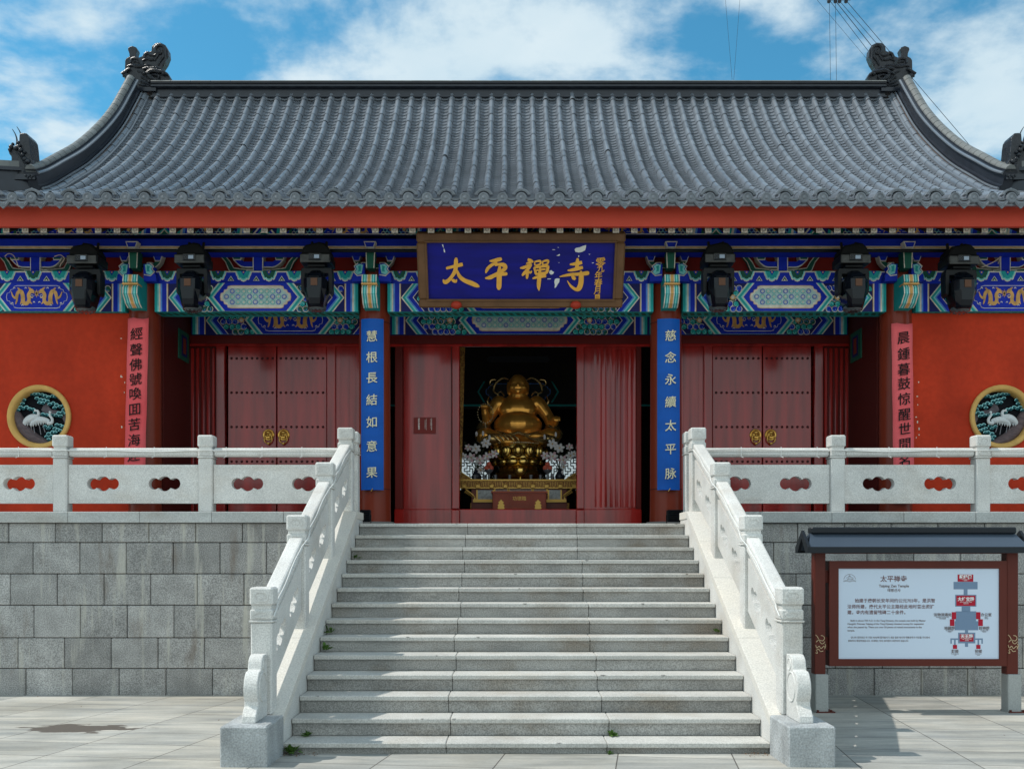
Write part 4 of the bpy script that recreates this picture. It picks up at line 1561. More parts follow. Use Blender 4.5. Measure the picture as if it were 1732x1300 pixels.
# columns with head blocks
col_base = M('dark stone column base', (0.16, 0.15, 0.14), 0.8, speck=0.2)
for x in CXS:
    g = G()
    g.lathe([(CRAD + 0.008, 0.0), (CRAD + 0.004, 0.3), (CRAD, 1.5), (CRAD - 0.006, 3.66)], x, 14.0, column_red, 32, FZ)
    c_o = g.build('column', hall, smooth=True)
    g = G()
    g.lathe([(0.30, 0.0), (0.31, 0.05), (0.27, 0.09), (0.25, 0.09)], x, 14.0, col_base, 32, FZ)
    g.build('column_base', c_o, smooth=True)
    # carved head of the cross beam, striped green, white and gold
    sg = -1 if x < 0 else 1
    xo = x
    prof = [(13.80, 5.50), (13.46, 5.50), (13.44, 5.40), (13.49, 5.37), (13.45, 5.32), (13.44, 5.23), (13.49, 5.18), (13.54, 5.12), (13.62, 5.08), (13.80, 5.08)]
    g = G()
    W_ = 0.104
    g.prism(prof, xo - W_, xo + W_, teal, 'x')
    for (u0, u1, mt, dd) in ((-W_, -W_ + 0.016, cream, .004), (W_ - 0.016, W_, cream, .004), (-0.020, 0.020, ochre, .004), (-0.034, -0.020, cream, .003), (0.020, 0.034, cream, .003), (-0.07, -0.05, teal_lite, .003), (0.05, 0.07, teal_lite, .003)):
        pp = prof[1:9]
        for (p, r_) in zip(pp[:-1], pp[1:]):
            t = Vector((r_[0] - p[0], r_[1] - p[1])).normalized()
            nx, nz = t.y * dd, -t.x * dd
            if nx > 0: nx, nz = -nx, -nz
            g.add([(xo + u0, p[0] + nx, p[1] + nz), (xo + u1, p[0] + nx, p[1] + nz), (xo + u1, r_[0] + nx, r_[1] + nz), (xo + u0, r_[0] + nx, r_[1] + nz)], [(0, 1, 2, 3)], mt)
    g.box(xo - W_ - 0.004, xo + W_ + 0.004, 13.435, 13.6, 5.36, 5.38, ochre)
    g.build('beam_head', hall)
    for sw in (-1, 1):      # cloud wings either side of the head, and the little bracket stack above
        g = G()
        P = [(0.10, 5.47), (0.28, 5.47), (0.27, 5.56), (0.22, 5.61), (0.25, 5.67), (0.20, 5.72), (0.10, 5.71)]
        g.prism([(xo + sw * a, b) for a, b in P], 13.68, 13.79, blue_paint)
        Q = [(0.14, 5.58), (0.2, 5.56), (0.235, 5.60), (0.205, 5.64), (0.225, 5.68), (0.18, 5.71), (0.12, 5.70), (0.13, 5.63)]
        g.prism([(xo + sw * a, b) for a, b in Q], 13.672, 13.68, teal_lite)
        Q = [(0.15, 5.61), (0.19, 5.60), (0.18, 5.64), (0.19, 5.675), (0.15, 5.69)]
        g.prism([(xo + sw * a, b) for a, b in Q], 13.667, 13.672, teal)
        g.tube([(xo + sw * a, 13.672, b) for a, b in ((0.11, 5.56), (0.2, 5.545), (0.255, 5.60), (0.222, 5.64), (0.245, 5.68), (0.19, 5.725))], 0.008, cream, 5)
        g.build('cloud_wing', hall)
    g = G()
    zt = Z(426, 13.7)
    g.prism([(xo - 0.045, 5.62), (xo + 0.045, 5.62), (xo + 0.06, 5.85), (xo + 0.05, zt + 0.02), (xo - 0.05, zt + 0.02), (xo - 0.06, 5.85)], 13.56, 13.75, green_dark)
    for sw in (-1, 1):
        g.tube([(xo + sw * 0.05, 13.556, 5.62), (xo + sw * 0.06, 13.556, 5.85), (xo + sw * 0.05, 13.556, zt)], 0.007, cream, 5)
    edged(g, [(xo - 0.055, zt - 0.005), (xo + 0.055, zt - 0.005), (xo + 0.085, zt + 0.085), (xo - 0.085, zt + 0.085)], 13.50, 13.75, blue_paint)
    edged(g, arm(xo, 5.70, 0.28, 0.10, 0.07), 13.86, 13.97, green_dark)
    for sw in (-1, 1):
        edged(g, [(xo + sw * 0.20, zt - 0.09), (xo + sw * 0.28, zt - 0.09), (xo + sw * 0.31, zt), (xo + sw * 0.17, zt)], 13.84, 13.97, blue_paint)
        edged(g, [(xo + sw * 0.09, 5.68), (xo + sw * 0.17, 5.68), (xo + sw * 0.17, 5.78), (xo + sw * 0.09, 5.78)], 13.82, 13.97, blue_paint)
    g.build('column_bracket', hall)

# ------------------------------------------------------------------ walls
for sg in (-1, 1):
    g = G()
    Rw = 0.40
    wx, wz = 6.875, 3.586
    cir = [(sg * wx + Rw * math.cos(2 * math.pi * i / 48), wz + Rw * math.sin(2 * math.pi * i / 48)) for i in range(48)]
    a, b = sorted((sg * 5.38, sg * 8.4))
    g.plate([(a, FZ), (b, FZ), (b, 5.068), (a, 5.068)], [cir], 13.88, 14.10, red_wall)
    sw = g.build('side_wall', hall)
    g = G()
    g.box(sg * 5.55, sg * 8.4, 13.868, 13.9, FZ, FZ + 0.10, M('dark wall foot' + str(sg), (0.18, 0.03, 0.018), 0.8))
    for q in range(9):
        zz = random.choice((random.uniform(2.6, 4.9), random.uniform(2.6, 4.3)))
        g.ball((sg * (5.655 + random.random() ** 2 * 0.06), 13.878, zz), (random.uniform(0.005, 0.014), 0.003, random.uniform(0.006, 0.022)), cream, 6, 4)
    g.build('peeled_paint', sw)
    # end wall of the hall and the return walls of the porch
    g = G()
    g.box(sg * 8.2, sg * 8.4, 14.11, 21.4, FZ, 6.0, red_wall)
    g.build('end_wall', hall)
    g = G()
    g.box(sg * 5.18, sg * 5.36, 14.1, 15.3, FZ, 5.6, M('shade-toned red side wall' + str(sg), (0.07, 0.008, 0.006), 0.5))  # deep porch shade is put into this dark red
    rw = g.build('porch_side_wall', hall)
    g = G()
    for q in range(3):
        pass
    g.box(sg * 5.165, sg * 5.18, 14.7, 15.15, 4.6, 5.05, green_dark)  # panel colours dimmed, with porch shade put into the paint
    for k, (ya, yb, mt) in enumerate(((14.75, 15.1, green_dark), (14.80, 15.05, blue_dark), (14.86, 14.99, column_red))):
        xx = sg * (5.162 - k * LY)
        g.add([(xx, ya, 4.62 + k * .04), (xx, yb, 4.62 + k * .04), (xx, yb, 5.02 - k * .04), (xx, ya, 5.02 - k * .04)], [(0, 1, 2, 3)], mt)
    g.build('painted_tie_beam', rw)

g = G()
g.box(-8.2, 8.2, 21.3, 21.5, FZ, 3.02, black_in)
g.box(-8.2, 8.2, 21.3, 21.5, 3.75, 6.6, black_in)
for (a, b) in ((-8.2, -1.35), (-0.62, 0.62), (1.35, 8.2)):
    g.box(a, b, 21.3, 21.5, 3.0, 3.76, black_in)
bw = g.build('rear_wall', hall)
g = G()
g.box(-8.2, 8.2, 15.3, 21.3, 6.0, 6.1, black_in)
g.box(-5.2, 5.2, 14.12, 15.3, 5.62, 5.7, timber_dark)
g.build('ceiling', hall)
# painted beam deep inside, above the statue
g = G()
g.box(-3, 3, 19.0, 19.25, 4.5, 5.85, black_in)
ib = g.build('rear_beam', hall)
g = G()
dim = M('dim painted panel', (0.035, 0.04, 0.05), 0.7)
for off, mt in ((0, MATS['teal paint']), (0.035, black_in)):
    g.sheet(hexa(-0.80 + off, 0.80 - off, 4.60, 5.01, 0.6), 19.0 - LY * (1 + off * 40), mt)
g.sheet(cloud_hex(-0.64, 0.64, 4.64, 4.97), 19.0 - 3.5 * LY, MATS['light blue paint'])
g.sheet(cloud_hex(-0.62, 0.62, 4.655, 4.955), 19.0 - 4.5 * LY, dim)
g.rect(-3, 3, 4.52, 4.56, 19.0 - LY, teal)
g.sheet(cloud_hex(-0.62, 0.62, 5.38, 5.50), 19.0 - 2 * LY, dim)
g.build('painted_field', ib)
# lattice windows in the rear wall
for sg in (-1, 1):
    g = G()
    x0, x1, z0, z1 = 0.62, 1.35, 3.02, 3.75
    y = 21.28
    def bar(a, b, c, d):
        g.box(sg * a, sg * b, y, y + 0.03, c, d, black_in)
    t = 0.020
    for q in range(13):
        u = x0 + (x1 - x0) * q / 12
        for r_ in range(12):
            v = z0 + (z1 - z0) * r_ / 12
            dv = (z1 - z0) / 12
            du = (x1 - x0) / 12
            if (q * 3 + r_ * 5) % 7 < 4 and q < 12: bar(u, u + du, v - t / 2, v + t / 2)
            if (q * 5 + r_ * 3) % 8 < 5: bar(u - t / 2, u + t / 2, v, v + dv)
    g.box(sg * x0, sg * x1, y - 0.01, y + 0.06, z0 - 0.02, z0 + 0.02, black_in)
    g.box(sg * x0, sg * x1, y - 0.01, y + 0.06, z1 - 0.02, z1 + 0.02, black_in)
    g.build('lattice_window', hall)

# ------------------------------------------------------------------ round relief windows
yellow = M('yellow ochre ring', (0.60, 0.36, 0.11), 0.6, var=0.12, vs=5)
relief_bg = M('black relief ground', (0.008, 0.009, 0.012), 0.7, spec=0.08)
rock = M('mauve grey rock', (0.10, 0.085, 0.095), 0.7, var=0.3, vs=9)
trunk_m = M('mauve brown bark', (0.16, 0.115, 0.115), 0.8, col2=(0.09, 0.065, 0.07), vs=9, stretch=(1, 1, 3), bump=0.5, bs=30)
pine_dark = M('dark teal pine scale', (0.012, 0.085, 0.10), 0.5)
pine_rim = M('pale teal rim', (0.30, 0.64, 0.66), 0.6)
crane_w = M('white crane plumage', (0.68, 0.70, 0.70), 0.6, col2=(0.50, 0.53, 0.55), vs=60, stretch=(1, 1, 3))
grey_ln = M('grey line', (0.2, 0.2, 0.22), 0.6)
for sg in (-1, 1):
    cx0, cz0 = sg * 6.875, 3.586
    g = G()
    m_ = 56
    pr = [(0.455, 13.876), (0.455, 13.845), (0.44, 13.832), (0.405, 13.835), (0.385, 13.85), (0.375, 13.89), (0.375, 14.0), (0.41, 14.0)]
    vs, fs = [], []
    for i in range(m_):
        a = 2 * math.pi * i / m_
        for r_, y in pr:
            vs.append((cx0 + r_ * math.cos(a), y, cz0 + r_ * math.sin(a)))
    k = len(pr)
    for i in range(m_):
        j = (i + 1) % m_
        for q in range(k):
            q2 = (q + 1) % k
            fs.append((i * k + q, i * k + q2, j * k + q2, j * k + q))
    g.add(vs, fs, yellow)
    fr = g.build('round_window', hall, smooth=True)
    g = G()
    g.disc(cx0, cz0, 0.395, 13.985, relief_bg, 48)
    # local frame: photo pixels of the left window centred (68,703), mirrored for the right
    def L(px, py, sg=sg, cx0=cx0):
        u = (px - 68) * 0.00846
        return (cx0 + (u if sg < 0 else -u), cz0 + (703 - py) * 0.00846)
    g.build('relief_ground', fr)
    g = G()
    for poly in ([(66, 690), (70, 681), (76, 678), (80, 686), (84, 690), (92, 690), (98, 694), (88, 697), (74, 697)], [(100, 700), (106, 698), (112, 703), (113, 715), (108, 716), (104, 708)],
                 [(88, 666), (94, 664), (101, 670), (98, 674)]):
        g.prism([L(a, b) for a, b in poly], 13.955, 13.984, rock)
    g.build('rock', fr)
    g = G()
    tr = catmull([L(22, 692), L(27, 704), L(36, 720), L(50, 735), L(66, 744), L(80, 749)], 6)
    rr = [0.05 + 0.035 * math.sin(math.pi * min(1, i / (len(tr) - 1))) for i in range(len(tr))]
    g.tube([(a, 13.965, b) for a, b in tr], rr, trunk_m, 12)
    for q in range(6):
        o_ = (q - 2.5) * 0.02
        g.tube([(a + o_ * 0.6, 13.965 - rr[i] * 0.97 + abs(o_) * 0.4, b + o_) for i, (a, b) in enumerate(tr)], 0.006, rock, 5)
    g.build('pine_trunk', fr, smooth=True)
    g = G()
    cells = [(50, 663), (56, 664), (62, 664), (68, 665), (74, 667), (80, 669), (86, 667), (91, 668), (60, 671), (66, 673), (72, 674), (78, 676), (64, 678), (70, 679), (82, 681), (87, 679), (93, 682), (99, 685), (105, 683), (90, 687),
             (106, 690), (111, 690), (103, 695), (97, 696), (109, 697), (113, 699), (93, 700), (87, 699), (100, 701), (38, 674), (35, 680), (32, 686), (28, 691), (36, 688), (42, 686), (48, 689), (53, 690), (57, 695), (70, 698), (76, 699), (82, 700),
             (94, 716), (99, 717), (104, 719), (108, 724), (90, 722), (95, 724), (100, 726), (86, 728), (91, 729), (80, 731), (76, 736), (84, 735), (80, 741), (86, 744), (90, 739), (74, 719), (79, 722), (83, 718), (100, 734), (105, 730)]
    for i, (a, b) in enumerate(cells):
        p = L(a, b)
        r_ = 0.027
        g.ball((p[0], 13.95 - (i % 3) * 0.006, p[1]), (r_, 0.022, r_ * 0.85), pine_dark, 10, 6)
        g.tube([(p[0] + r_ * 1.02 * math.cos(R(t)), 13.945 - (i % 3) * 0.006, p[1] + r_ * 0.88 * math.sin(R(t))) for t in range(10, 191, 20)], 0.0068, pine_rim, 5)
    g.build('pine_foliage', fr, smooth=True)
    for k, (body, neck, head, legs) in enumerate((
            ([(37, 718, .03), (42, 710, .085), (50, 705, .115), (58, 703, .10), (64, 703, .05)], [(61, 703), (64, 697), (62, 692), (59, 692)], (58.5, 691.5), [(50, 716, 52, 730), (54, 716, 57, 732)]),
            ([(50, 717, .04), (56, 710, .08), (66, 707, .10), (75, 708, .085), (82, 710, .05)], [(79, 713), (86, 712), (87, 706), (83, 700), (83, 696)], (83.5, 694.5), [(64, 715, 67, 732), (70, 714, 74, 728)]))):
        g = G()
        pts = catmull([(*L(a, b), w) for a, b, w in body], 5)
        g.tube([(p[0], 13.925, p[1]) for p in pts], [p[2] * 0.50 for p in pts], crane_w, 10)
        q = catmull([L(a, b) for a, b in neck], 5)
        g.tube([(a, 13.915, b) for a, b in q], [0.026 - 0.014 * i / len(q) for i in range(len(q))], crane_w, 8)
        h_ = L(*head)
        g.ball((h_[0], 13.912, h_[1]), (0.02, 0.018, 0.02), crane_w, 8, 6)
        tip = L(head[0] + 10, head[1] + 4.5)
        g.tube([(h_[0], 13.912, h_[1]), (tip[0], 13.912, tip[1])], [0.009, 0.002], grey_ln, 6)
        for (a, b, c, d) in legs:
            p, e = L(a, b), L(c, d)
            g.tube([(p[0], 13.93, p[1]), (e[0], 13.93, e[1])], 0.006, grey_ln, 5)
        for t in range(7):
            p = L(body[1][0] - 4 + t * 4.2, body[1][1] + 6 - t * 0.9)
            e = L(body[1][0] - 5 + t * 4.2, body[1][1] + 9.5 - t * 0.9)
            g.tube([(p[0], 13.90, p[1]), (e[0], 13.915, e[1])], [0.012, 0.004], crane_w, 6)
        g.build('crane', fr, smooth=True)

# ------------------------------------------------------------------ doors
DY = 15.30


def dx(px): return X(px, DY)
def dz(py): return Z(py, DY)


SILL = dz(860.5)
g = G()
g.bbox(dx(667), dx(1085), DY - 0.02, DY + 0.14, FZ, SILL, lacquer, 0.012)
sl = g.build('door_sill', hall)
for (a, b) in ((764.5, 778.5), (973.5, 987.5)):
    g = G()
    g.bbox(dx(a), dx(b), DY - 0.14, DY - 0.021, FZ + 0.03, dz(862), lacquer, 0.012)
    g.build('sill_block', sl)
g = G()
g.box(dx(655), dx(1100), DY - 0.03, DY + 0.16, dz(583), 5.2, lacquer_dark)
g.bbox(dx(655), dx(1100), DY - 0.045, DY - 0.029, dz(587), dz(582.5), lacquer, 0.005)
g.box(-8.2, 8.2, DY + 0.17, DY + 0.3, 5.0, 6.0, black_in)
g.build('door_head', hall)
for (a, b) in ((764.5, 777.5), (975, 988)):
    g = G()
    g.bbox(dx(a), dx(b), DY - 0.03, DY + 0.12, SILL + 0.001, dz(583.5), lacquer, 0.01)
    g.build('door_jamb', hall)
# fixed leaves of the centre bay
for sg, (a, b) in ((-1, (682, 764)), (1, (988.5, 1076))):
    g = G()
    g.box(dx(a), dx(b), DY + 0.02, DY + 0.08, SILL + 0.001, dz(584), lacquer)
    p0, p1, wv = dx(a + 4), dx(b - 4), 10
    if sg > 0:
        # boards with soft raised edges, closer towards the column
        x = dx(1000)
        q = 0
        while x < dx(1074):
            w = 0.085 - 0.0012 * q
            vs = []
            for k in range(7):
                u = k / 6
                vs.append((x + w * u, DY + 0.019 - (0.004 + 0.0022 * q) * math.sin(math.pi * u)))
            top, bot = dz(590), SILL + 0.03
            pts = [(u, y, top) for u, y in vs] + [(u, y, bot) for u, y in vs]
            g.add(pts, [(k, k + 1, 8 + k, 7 + k) for k in range(6)], lacquer)
            x += w
            q += 1
    lf = g.build('door_leaf', hall)
    g = G()
    for (u, v) in (((668, 682), 0) if sg < 0 else ((1076, 1085), 0),):
        g.bbox(dx(u[0]), dx(u[1]) - 0.004, DY - 0.012, DY + 0.1, SILL + 0.001, dz(584), lacquer_dark, 0.008)
    if sg < 0: g.box(dx(764) - 0.012, dx(764), DY + 0.008, DY + 0.03, SILL, dz(584), lacquer_dark)
    g.build('door_stile', hall)
    if sg < 0:
        g = G()
        g.bbox(dx(699.5), dx(737), DY + 0.004, DY + 0.019, dz(733), dz(705.5), M('dull red notice', (0.19, 0.022, 0.018), 0.55), 0.002)
        nb = g.build('notice_plate', lf)
        g = G()
        wpaint = M('chipped white paint', (0.72, 0.70, 0.66), 0.6, col2=(0.3, 0.12, 0.1), vs=40)
        for (u, w, h0, h1) in ((708.5, 2.8, 707, 726), (719, 0.8, 710, 725), (721, 0.6, 707, 727), (728, 0.7, 708, 724), (730, 1.2, 707, 727)):
            g.rect(dx(u - w / 2), dx(u + w / 2), dz(h1), dz(h0), DY + 0.001, wpaint)
        g.build('paint_marks', nb)

for sg, P0 in ((-1, 0), (1, 1)):
    # photo pixels of the side bay on the left: mirrored about the hall axis for the right
    def sx(px, sg=sg):
        v = X(px, DY)
        return v if sg < 0 else -v
    g = G()
    g.box(sx(290), sx(612), DY - 0.03, DY + 0.16, dz(583), 5.2, lacquer_dark)
    g.bbox(sx(300), sx(612), DY - 0.045, DY - 0.029, dz(586), dz(582), lacquer, 0.005)
    g.build('door_frame', hall)
    g = G()
    g.bbox(sx(300), sx(612), DY - 0.02, DY + 0.14, FZ, SILL - 0.1, lacquer_dark, 0.01)
    g.build('door_sill', hall)
    for (a, b) in ((366, 381), (553, 568)):
        g = G()
        g.bbox(sx(a), sx(b), DY - 0.03, DY + 0.12, SILL - 0.1, dz(583.5), lacquer, 0.01)
        g.build('door_jamb', hall)
    # battened side panel by the porch wall, plain panel by the centre column
    g = G()
    g.box(sx(300), sx(366), DY + 0.03, DY + 0.08, SILL - 0.1, dz(584), lacquer_dark)
    for q in range(7):
        u = 304 + q * 9
        x0, x1 = sorted((sx(u), sx(u + 5.5)))
        g.bbox(x0, x1, DY - 0.005, DY + 0.031, SILL - 0.08, dz(588), lacquer, 0.012)
    g.build('batten_panel', hall)
    g = G()
    g.box(sx(568), sx(612), DY + 0.02, DY + 0.08, SILL - 0.1, dz(584), lacquer)
    for u in (575, 589, 600):
        x0, x1 = sorted((sx(u), sx(u + 1.2)))
        g.box(x0, x1, DY + 0.010, DY + 0.021, SILL - 0.1, dz(584), lacquer)
    g.build('side_panel', hall)
    for (a, b) in ((385, 466.6), (468.4, 552)):
        g = G()
        x0, x1 = sorted((sx(a), sx(b)))
        g.bbox(x0, x1, DY + 0.02, DY + 0.08, SILL - 0.095, dz(584.5), lacquer, 0.006)
        lf = g.build('door_leaf', hall)
        for py in (605.5, 663.5, 721.5, 780, 838):
            g = G()
            for q in range(9):
                u = a + 6 + (b - a - 12) * q / 8
                g.ball((sx(u), DY + 0.02, dz(py)), (0.021, 0.016, 0.021), stud_red, 10, 6)
            g.build('stud_row', lf, smooth=True)
        kx = sx(454 if a < 400 else 479.5)
        g = G()
        kz = dz(735)
        g.lathe([(0.092, 0), (0.094, 0.012), (0.085, 0.02), (0.07, 0.016)], 0, 0, gold_metal, 24)
        g.v = [(kx + v[0], DY + 0.019 - v[2], kz + v[1]) for v in g.v]
        g.ball((kx, DY + 0.0, kz + 0.005), (0.066, 0.035, 0.066), gold_metal, 16, 10)
        g.ball((kx, DY - 0.03, kz + 0.03), (0.045, 0.03, 0.028), gold_metal, 12, 8)
        g.ball((kx, DY - 0.045, kz - 0.012), (0.026, 0.026, 0.02), gold_metal, 10, 7)
        for s_ in (-1, 1):
            g.ball((kx + s_ * 0.032, DY - 0.03, kz + 0.012), (0.014, 0.012, 0.012), gold_metal, 8, 6)
            g.ball((kx + s_ * 0.05, DY - 0.01, kz - 0.03), (0.02, 0.02, 0.03), gold_metal, 8, 6)
        g.box(kx - 0.03, kx + 0.03, DY - 0.045, DY, kz - 0.052, kz - 0.034, gold_metal)
        kn = g.build('door_knocker', lf, smooth=True)
        g = G()
        g.tube([(kx + 0.062 * math.cos(R(t)), DY - 0.028, kz - 0.075 + 0.062 * math.sin(R(t))) for t in range(150, 391, 12)], 0.010, gold_metal, 8)
        g.ball((kx, DY - 0.03, kz - 0.142), (0.024, 0.016, 0.022), gold_metal, 8, 6)
        g.build('knocker_ring', kn, smooth=True)
# pale wall added behind the hall to tone down the glow in the lattice windows
court = M('pale backing wall', (0.80, 0.82, 0.82), 0.8, var=0.04, vs=2)
g = G()
g.box(-9.5, 9.5, 31.0, 31.3, FZ - 2.4, 5.4, court)
tag(g.build('lattice_backing_wall'), 'pale backing wall added behind the hall to tone the light in the lattice windows', 'wall')

# ------------------------------------------------------------------ name plaque, leaning forward
plaque_blue = M('deep blue plaque board', (0.003, 0.004, 0.17), 0.5, var=0.25, vs=3, stretch=(0.5, 1, 3))
bronze_wood = M('brown bronze frame', (0.125, 0.062, 0.028), 0.45, var=0.2, vs=4, bump=0.1, bs=20, bstretch=(0.4, 1, 3))
gilt = M('gilt lettering', (0.72, 0.36, 0.055), 0.42, var=0.1, vs=8)
white_patch = M('bare primer patch', (0.62, 0.62, 0.60), 0.7)
knob_red = M('red painted knob', (0.34, 0.03, 0.012), 0.5)
YB, YT = 13.40, 12.98
zB, zT = Z(519.5, YB), Z(392, YT)
PH = math.hypot(YB - YT, zT - zB)
lean = math.atan2(YB - YT, zT - zB)
pq = thing('name_plaque', 'blue name board with gilt characters in a brown frame above the open door', 'plaque', (0.0, YB, zB), rot=(lean, 0, 0), local=True)
HW = (1043 - 705) / 2 * YB / F
HW2 = HW + 0.02
g = G()
# frame: outer moulding and inner lip, in the plaque's own frame (x, y towards the back, z up)
fb, ft, fs_ = 0.115, 0.13, 0.135
for (x0, x1, z0, z1) in ((-HW2, HW2, 0, fb), (-HW2, HW2, PH - ft, PH), (-HW2, -HW2 + fs_, fb, PH - ft), (HW2 - fs_, HW2, fb, PH - ft)):
    g.bbox(x0, x1, -0.06, 0.06, z0, z1, bronze_wood, 0.02)
for (x0, x1, z0, z1) in ((-HW2 + fs_ - 0.03, HW2 - fs_ + 0.03, fb - 0.03, fb + 0.005), (-HW2 + fs_ - 0.03, HW2 - fs_ + 0.03, PH - ft - 0.005, PH - ft + 0.03),
                         (-HW2 + fs_ - 0.03, -HW2 + fs_ + 0.005, fb + 0.005, PH - ft - 0.005), (HW2 - fs_ - 0.005, HW2 - fs_ + 0.03, fb + 0.005, PH - ft - 0.005)):
    g.bbox(x0, x1, -0.072, -0.03, z0, z1, bronze_wood, 0.01)
g.build('frame', pq)
g = G()
g.box(-HW2 + 0.05, HW2 - 0.05, -0.02, 0.05, 0.05, PH - 0.05, plaque_blue)
g.build('board', pq)
# the four characters, brushed as in the photograph; measured in a 1732 x 635 enlargement of the board
KX0, KX1 = 740, 1040


def q2(u, v):
    px = 740 + u / 5.773
    py = 410 + v / 5.773
    t = (519.5 - py) / (519.5 - 392)
    Dq = YB + (YT - YB) * t
    return (X(px, Dq), PH * t)


WSC = 13.2 / F / 5.773
chars = [
    [[(85, 243, 16), (100, 240, 24), (160, 225, 26), (230, 208, 32), (248, 204, 26)], [(184, 140, 14), (182, 165, 34), (180, 220, 38), (172, 270, 36), (140, 325, 30), (100, 368, 34), (72, 376, 36), (55, 352, 8)],
     [(190, 262, 18), (215, 318, 32), (262, 360, 36), (330, 388, 42), (385, 412, 34), (410, 425, 8)], [(138, 356, 10), (155, 362, 28), (180, 372, 22), (187, 350, 8)]],
    [[(508, 172, 10), (545, 170, 26), (600, 158, 34), (628, 150, 22)], [(585, 190, 18), (540, 205, 26), (500, 235, 28), (480, 265, 26), (472, 290, 8)],
     [(560, 215, 14), (600, 205, 24), (648, 212, 38), (664, 236, 34), (640, 262, 32), (590, 290, 26), (520, 330, 36), (466, 340, 12)], [(560, 318, 22), (620, 302, 28), (668, 296, 30), (682, 292, 16)],
     [(607, 222, 20), (604, 290, 44), (602, 380, 46), (600, 430, 42), (598, 455, 14)]],
    [[(880, 158, 22), (910, 168, 26), (935, 184, 14)], [(865, 196, 8), (895, 188, 20), (925, 178, 14)], [(806, 240, 10), (840, 236, 26), (890, 218, 28), (920, 204, 16)], [(912, 212, 20), (880, 255, 28), (845, 292, 28), (826, 315, 12)],
     [(880, 262, 20), (876, 300, 28), (872, 345, 16)], [(890, 270, 12), (905, 285, 20), (920, 268, 10)],
     [(945, 180, 12), (985, 172, 18), (1005, 175, 18), (1000, 202, 16), (955, 214, 14), (948, 185, 12)], [(1022, 178, 12), (1060, 168, 20), (1080, 172, 20), (1070, 200, 16), (1030, 208, 14), (1026, 182, 12)],
     [(940, 236, 14), (955, 270, 22), (958, 298, 20)], [(940, 238, 18), (1010, 226, 20), (1068, 222, 26), (1076, 240, 26), (1060, 285, 26), (1010, 292, 22), (955, 300, 18)], [(955, 264, 12), (1010, 256, 16), (1055, 252, 14)],
     [(928, 342, 12), (975, 328, 26), (1030, 318, 28), (1060, 318, 22)], [(1002, 232, 16), (996, 300, 32), (990, 370, 38), (987, 425, 30), (991, 462, 6)]],
    [[(1290, 206, 10), (1330, 202, 26), (1380, 193, 32), (1410, 186, 28)], [(1368, 145, 16), (1364, 185, 34), (1358, 260, 32)], [(1268, 264, 8), (1310, 260, 26), (1380, 243, 32), (1418, 234, 24)],
     [(1190, 326, 6), (1230, 316, 18), (1300, 304, 26), (1400, 298, 30), (1460, 290, 36), (1480, 288, 20)], [(1398, 268, 16), (1402, 320, 44), (1398, 390, 46), (1378, 440, 46), (1345, 448, 28), (1300, 415, 20), (1266, 364, 6)],
     [(1308, 322, 10), (1328, 336, 34), (1345, 352, 18)]],
]
for ci, ch in enumerate(chars):
    g = G()
    for si, st_ in enumerate(ch):
        pts = []
        for u, v, w in st_:
            x, z = q2(u, v)
            pts.append((x, z, w * WSC * 1.06))
        g.stroke(pts, -0.021 - 0.0006 * si, 0.014, gilt)
    g.build('gilt_character', pq)
g = G()
for ch, (u, v), sz in zip('零九年春月', ((1590, 195), (1590, 252), (1570, 318), (1568, 392), (1562, 465)), (80, 62, 62, 66, 62)):
    x, z = q2(u, v)
    g.text(ch, x, -0.026, z - sz * WSC * 0.36, sz * WSC * 1.25, gilt, depth=0.005, off=0.0008, slant=0.12)
x, z = q2(1560, 525)
s_ = 24 * WSC
g.plate([(x - s_, z - s_), (x + s_, z - s_), (x + s_, z + s_), (x - s_, z + s_)],
        [[(x - s_ * 0.6 + k * s_ * 0.45, z - s_ * 0.7), (x - s_ * 0.45 + k * s_ * 0.45, z - s_ * 0.7), (x - s_ * 0.45 + k * s_ * 0.45, z + s_ * 0.7 - k * 0.01), (x - s_ * 0.6 + k * s_ * 0.45, z + s_ * 0.7)] for k in range(3)], -0.030, -0.021, gilt)
g.build('inscription', pq)
for poly in ([(1338, 62), (1350, 48), (1385, 42), (1420, 28), (1450, 20), (1448, 42), (1440, 70), (1410, 86), (1375, 92), (1345, 84)], [(1090, 290), (1092, 268), (1112, 262), (1122, 272), (1138, 282), (1128, 300), (1108, 306)],
             [(1145, 350), (1165, 342), (1192, 345), (1188, 380), (1172, 400), (1160, 425), (1142, 440), (1146, 405), (1140, 380)], [(1158, 122), (1178, 114), (1190, 106), (1196, 118), (1180, 124)],
             [(1072, 344), (1105, 344), (1108, 350), (1074, 352)], [(1375, 118), (1384, 122), (1380, 136), (1372, 132)], [(1122, 62), (1148, 62), (1148, 67), (1122, 67)], [(1170, 44), (1184, 38), (1182, 46)],
             [(60, 62), (66, 52), (74, 72), (76, 92), (64, 88)], [(44, 18), (54, 12), (58, 24), (62, 50), (56, 44)], [(1505, 190), (1524, 188), (1524, 194), (1508, 196)], [(1476, 104), (1492, 108), (1480, 114)], [(1178, 188), (1190, 186), (1188, 192)]):
    g = G()
    g.sheet([q2(u, v) for u, v in poly], -0.0235, white_patch)
    g.build('bare_patch', pq)
for px in (772.5, 973):
    g = G()
    x = X(px, YB)
    g.ball((x, -0.085, 0.045), (0.075, 0.05, 0.055), knob_red, 16, 10)
    g.tube([(x, -0.085, 0.03), (x, 0.30, 0.03)], 0.03, knob_red, 10)
    g.build('support_knob', pq, smooth=True)
g = G()
for sx_ in (-0.9, 0.9):
    g.tube([(sx_, 0.05, PH - 0.1), (sx_, 0.75, PH - 0.45)], 0.012, black_in, 6)
g.build('hanging_rod', pq)

